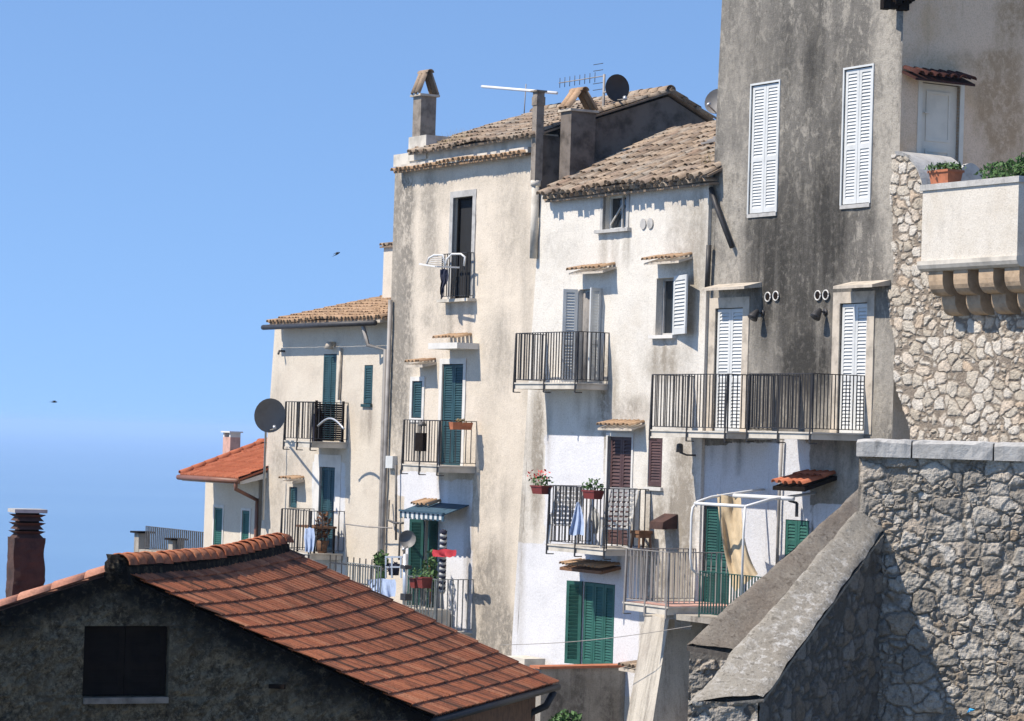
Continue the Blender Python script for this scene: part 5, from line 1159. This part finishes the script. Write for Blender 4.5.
mb = MB(); foliage(mb, q + V((0, 0, .62)), .2, .2, .42, 200, .07); mb.build('foliage', simple('withered leaves', (.16, .075, .035), .9, .5, 14), sh)
cloth('grey_cloth', 'pale blue grey cloth draped below the balcony table', 'cloth', [(305, 314, 528), (304, 315, 537), (305, 314, 547), (305, 313, 552)], .02, 'bluecloth', .55, .04)
mb = MB(); q = P((balD2[1] + balD2[2]) / 2 + .55, zz + .645, oD + .5); mb.tube([q, q + V((0, 0, .12)), q + V((0, 0, .25)), q + V((0, 0, .3))], [.09, .1, .05, .05], 10); tag(mb.build('glass_jar', M['whitecloth']), 'whitish jar standing on the small balcony table', 'jar')

# cluttered roof terrace behind the tiled roof
zq = fr.SZ(390, 600, 1.8)[1]
lt = empty('roof_terrace', fr.PX(385, 600, 1.6), 'low roof terrace with mixed railings behind the red tiles', 'terrace'); mb = MB(); q0 = fr.SZ(345, 590, 1.9)[0]; q1 = fr.SZ(378, 600, 1.9)[0]; mb.fbox(fr, q0, q1, GB, zq - .25, .1, 1.9); mb.build('terrace_block', M['slab'], lt)
mb = MB(); railing(mb, P(q0, zq - .25, 1.85), P(q1, zq - .25, 1.85), .95, .12, .012); mb.build('railing', M['paleiron'], lt)
mb = MB(); z5 = fr.SZ(360, 566, .9)[1]; a = P(fr.SZ(330, 566, .9)[0], z5 - .5, .9); b = P(fr.SZ(378, 566, .9)[0], z5 - .5, .9); mb.bar(a + V((0, 0, .5)), b + V((0, 0, .5)), .03); mb.bar(a + V((0, 0, .1)), b + V((0, 0, .1)), .03)
for i in range(9): q = a.lerp(b, i / 8); mb.bar(q, q + V((0, 0, .68)), .022)
mb.build('spiked_railing', M['iron'], lt)
mb = MB(); q = fr.PX(404.5, 620, 1.95); mb.tube([q, fr.PX(405.5, 554, 1.95)], .05, 8); mb.build('post', M['alu'], lt)
for y in (567, 597): mb = MB(); q = fr.PX(406, y, 1.97); mb.box(q, fr.d * .11, fr.n * .08, V((0, 0, .07 if y > 580 else .04))); mb.build('post_clamp', M['iron'], lt)
mb = MB(); p0 = fr.PX(386, 575, 1.5); p1 = fr.PX(401, 575, 1.5)
for x in (386, 392, 401): mb.bar(fr.PX(x, 578, 1.5), fr.PX(x, 556, 1.5), .035)
for y in (557, 567): mb.bar(fr.PX(386, y, 1.5), fr.PX(403, y, 1.5), .035)
tag(mb.build('metal_frame', M['alu']), 'grey metal shelf frame on the roof terrace', 'frame')
mb = MB(); c = fr.PX(394, 566, 1.4); foliage(mb, c, .12, .12, .16, 14, .1); mb.tube([c - V((0, 0, .2)), c + V((0, 0, .05))], [.11, .13], 8); tag(mb.build('black_bucket', M['darkcloth']), 'black bucket hanging in the grey metal frame', 'bucket')
mb = MB(); c = fr.PX(381, 562, 1.1); foliage(mb, c, .2, .2, .26, 170, .06); mb.tube([c - V((0, 0, .5)), c - V((0, 0, .2))], [.1, .13], 8); tag(mb.build('potted_bush', M['leaf']), 'small round olive green potted bush by the drain pipes', 'potted plant')
cloth('laundry', 'pale blue sheet of laundry along the roof terrace railing', 'laundry', [(366, 395, 579), (368, 396, 583), (372, 396, 590), (378, 395, 597)], .02, 'bluecloth', 1.8, .07)
mb = MB(); mb.tube([fr.PX(389, 500, .1), fr.PX(388, 520, .15), fr.PX(395, 523, .2), fr.PX(403, 523, .25)], .03, 6); mb.tube([fr.PX(396, 465, .1), fr.PX(396, 540, .12)], .03, 6); mb.tube([fr.PX(400, 523, .25), fr.PX(399, 560, .25)], .025, 6); tag(mb.build('drain_branch', M['rustiron']), 'tangle of thin drain pipes at the corner of the cream house', 'pipes')
# terrace things at the right
zfl = zt_ - .12
tp = empty('terracotta_trough', fr.P(*fr.SZ(942, 184, .5), .5), 'rectangular terracotta trough with green herbs on the white parapet', 'planter')
s0, z0 = fr.SZ(929, 185, oX - .08); s1 = fr.SZ(948, 185, oX - .08)[0]; z0 = xz1 + .042; mb = MB(); 
mb.hexa([P(s0 + .03, z0, oX - .1), P(s1 - .03, z0, oX - .1), P(s1 - .03, z0, oX - .36), P(s0 + .03, z0, oX - .36)], [P(s0, z0 + .2, oX - .07), P(s1, z0 + .2, oX - .07), P(s1, z0 + .2, oX - .39), P(s0, z0 + .2, oX - .39)])
mb.hexa([P(s0 - .02, z0 + .2, oX - .05), P(s1 + .02, z0 + .2, oX - .05), P(s1 + .02, z0 + .2, oX - .41), P(s0 - .02, z0 + .2, oX - .41)], [P(s0 - .02, z0 + .24, oX - .05), P(s1 + .02, z0 + .24, oX - .05), P(s1 + .02, z0 + .24, oX - .41), P(s0 - .02, z0 + .24, oX - .41)]); mb.build('trough', M['terracotta'], tp)
mb = MB(); foliage(mb, P((s0 + s1) / 2, z0 + .29, oX - .23), .36, .25, .09, 170, .05); mb.build('herbs', M['leaf'], tp)
mb = MB(); s_, z_ = fr.SZ(971, 166, -.6); fg_ = Frame(P(s_, 0, -.6)[:2], (.93, .36)); pr = [(-.27, zfl)] + [(-.27 + .54 * (i / 14), z_ - .22 + .27 * math.sin(math.pi * (.08 + .84 * i / 14))) for i in range(15)] + [(.27, zfl)]
mb.hexa([fg_.P(a, z, 0) for a, z in pr], [fg_.P(a, z, -.12) for a, z in pr]); tag(mb.build('rounded_slab', M['greytrim']), 'grey round-topped slab standing on the terrace behind the trough', 'stone slab')
hg = empty('terrace_hedge', P(fr.SZ(1010, 175, .1)[0], zfl, .1), 'bushy green hedge on the terrace behind the white parapet', 'hedge'); mb = MB(); c = fr.PX(1022, 174, .0); foliage(mb, c, .75, .75, .22, 1700, .042); foliage(mb, c + fr.d * .5 + V((0, 0, .10)), .6, .6, .26, 900, .042); mb.build('foliage', M['leaf'], hg); mb = MB(); mb.tube([V((c.x, c.y, zfl)), c], .05, 6); mb.build('stem', M['wood'], hg)
# wires and birds
mb = MB(); a = fr.PX(500, 645, 1.0); b = fr.PX(692, 626, 1.6); mb.tube([a.lerp(b, i / 12) - V((0, 0, .08 * math.sin(math.pi * i / 12))) for i in range(13)], .007, 5); tag(mb.build('overhead_wire', M['zinc']), 'thin wire strung past the bright green door', 'wire')
mb = MB(); a = fr.PX(345, 524, .3); b = fr.PX(392, 528, .3); mb.tube([a, a.lerp(b, .5) - V((0, 0, .02)), b], .016, 5); tag(mb.build('overhead_wire', M['zinc']), 'short cable between the balcony house and cream house', 'wire')
def bird(label, px, py, y, sp, tilt):
    c = hit(px, py, V((0, y, 0)), V((0, 1, 0))); f = V((math.cos(tilt), .25, math.sin(tilt))).normalized(); sd_ = f.cross(V((0, 0, 1))).normalized(); up = sd_.cross(f); mb = MB()
    mb.tube([c - f * .16 * sp, c - f * .08 * sp, c, c + f * .08 * sp, c + f * .14 * sp, c + f * .17 * sp], [.006 * sp, .025 * sp, .036 * sp, .032 * sp, .024 * sp, .005 * sp], 8)
    for k in (-1, 1):
        r0 = c + f * .05 * sp; r1 = c - f * .04 * sp; m0 = c + sd_ * k * .13 * sp + f * .08 * sp + up * .06 * sp; m1 = c + sd_ * k * .12 * sp - f * .02 * sp + up * .05 * sp; t = c + sd_ * k * .28 * sp - f * .1 * sp + up * .05 * sp; th = up * .006
        mb.hexa([r0, m0, m1, r1], [r0 + th, m0 + th, m1 + th, r1 + th]); mb.hexa([m0, t, m1], [m0 + th, t + th, m1 + th])
        mb.hexa([c - f * .13 * sp, c - f * .24 * sp + sd_ * k * .05 * sp, c - f * .19 * sp], [c - f * .13 * sp + th, c - f * .24 * sp + sd_ * k * .05 * sp + th, c - f * .19 * sp + th])
    tag(mb.build('swift', M['bird']), label, 'bird', 'birds in flight')
bird('dark swift flying with raised wings, left of the cream house', 337, 254, 55, .42, .6)
bird('dark swift gliding low over the sea horizon', 54, 402, 60, .42, .05)

# ------------------------------------------------------------------ air
hv = bpy.data.materials.new('sea haze'); hv.use_nodes = True; ht = hv.node_tree; ht.nodes.remove(ht.nodes['Principled BSDF'])
pv = ht.nodes.new('ShaderNodeVolumePrincipled'); pv.inputs['Color'].default_value = (.50, .68, .92, 1); pv.inputs['Density'].default_value = 1.3e-4; pv.inputs['Anisotropy'].default_value = 0.0
ht.links.new(pv.outputs[0], ht.nodes['Material Output'].inputs['Volume'])
mb = MB(); mb.hexa([V((-43000, -400, -3)), V((43000, -400, -3)), V((43000, 43000, -3)), V((-43000, 43000, -3))], [V((-43000, -400, 84)), V((43000, -400, 84)), V((43000, 43000, 84)), V((-43000, 43000, 84))])
tag(mb.build('haze', hv), kind='stuff')
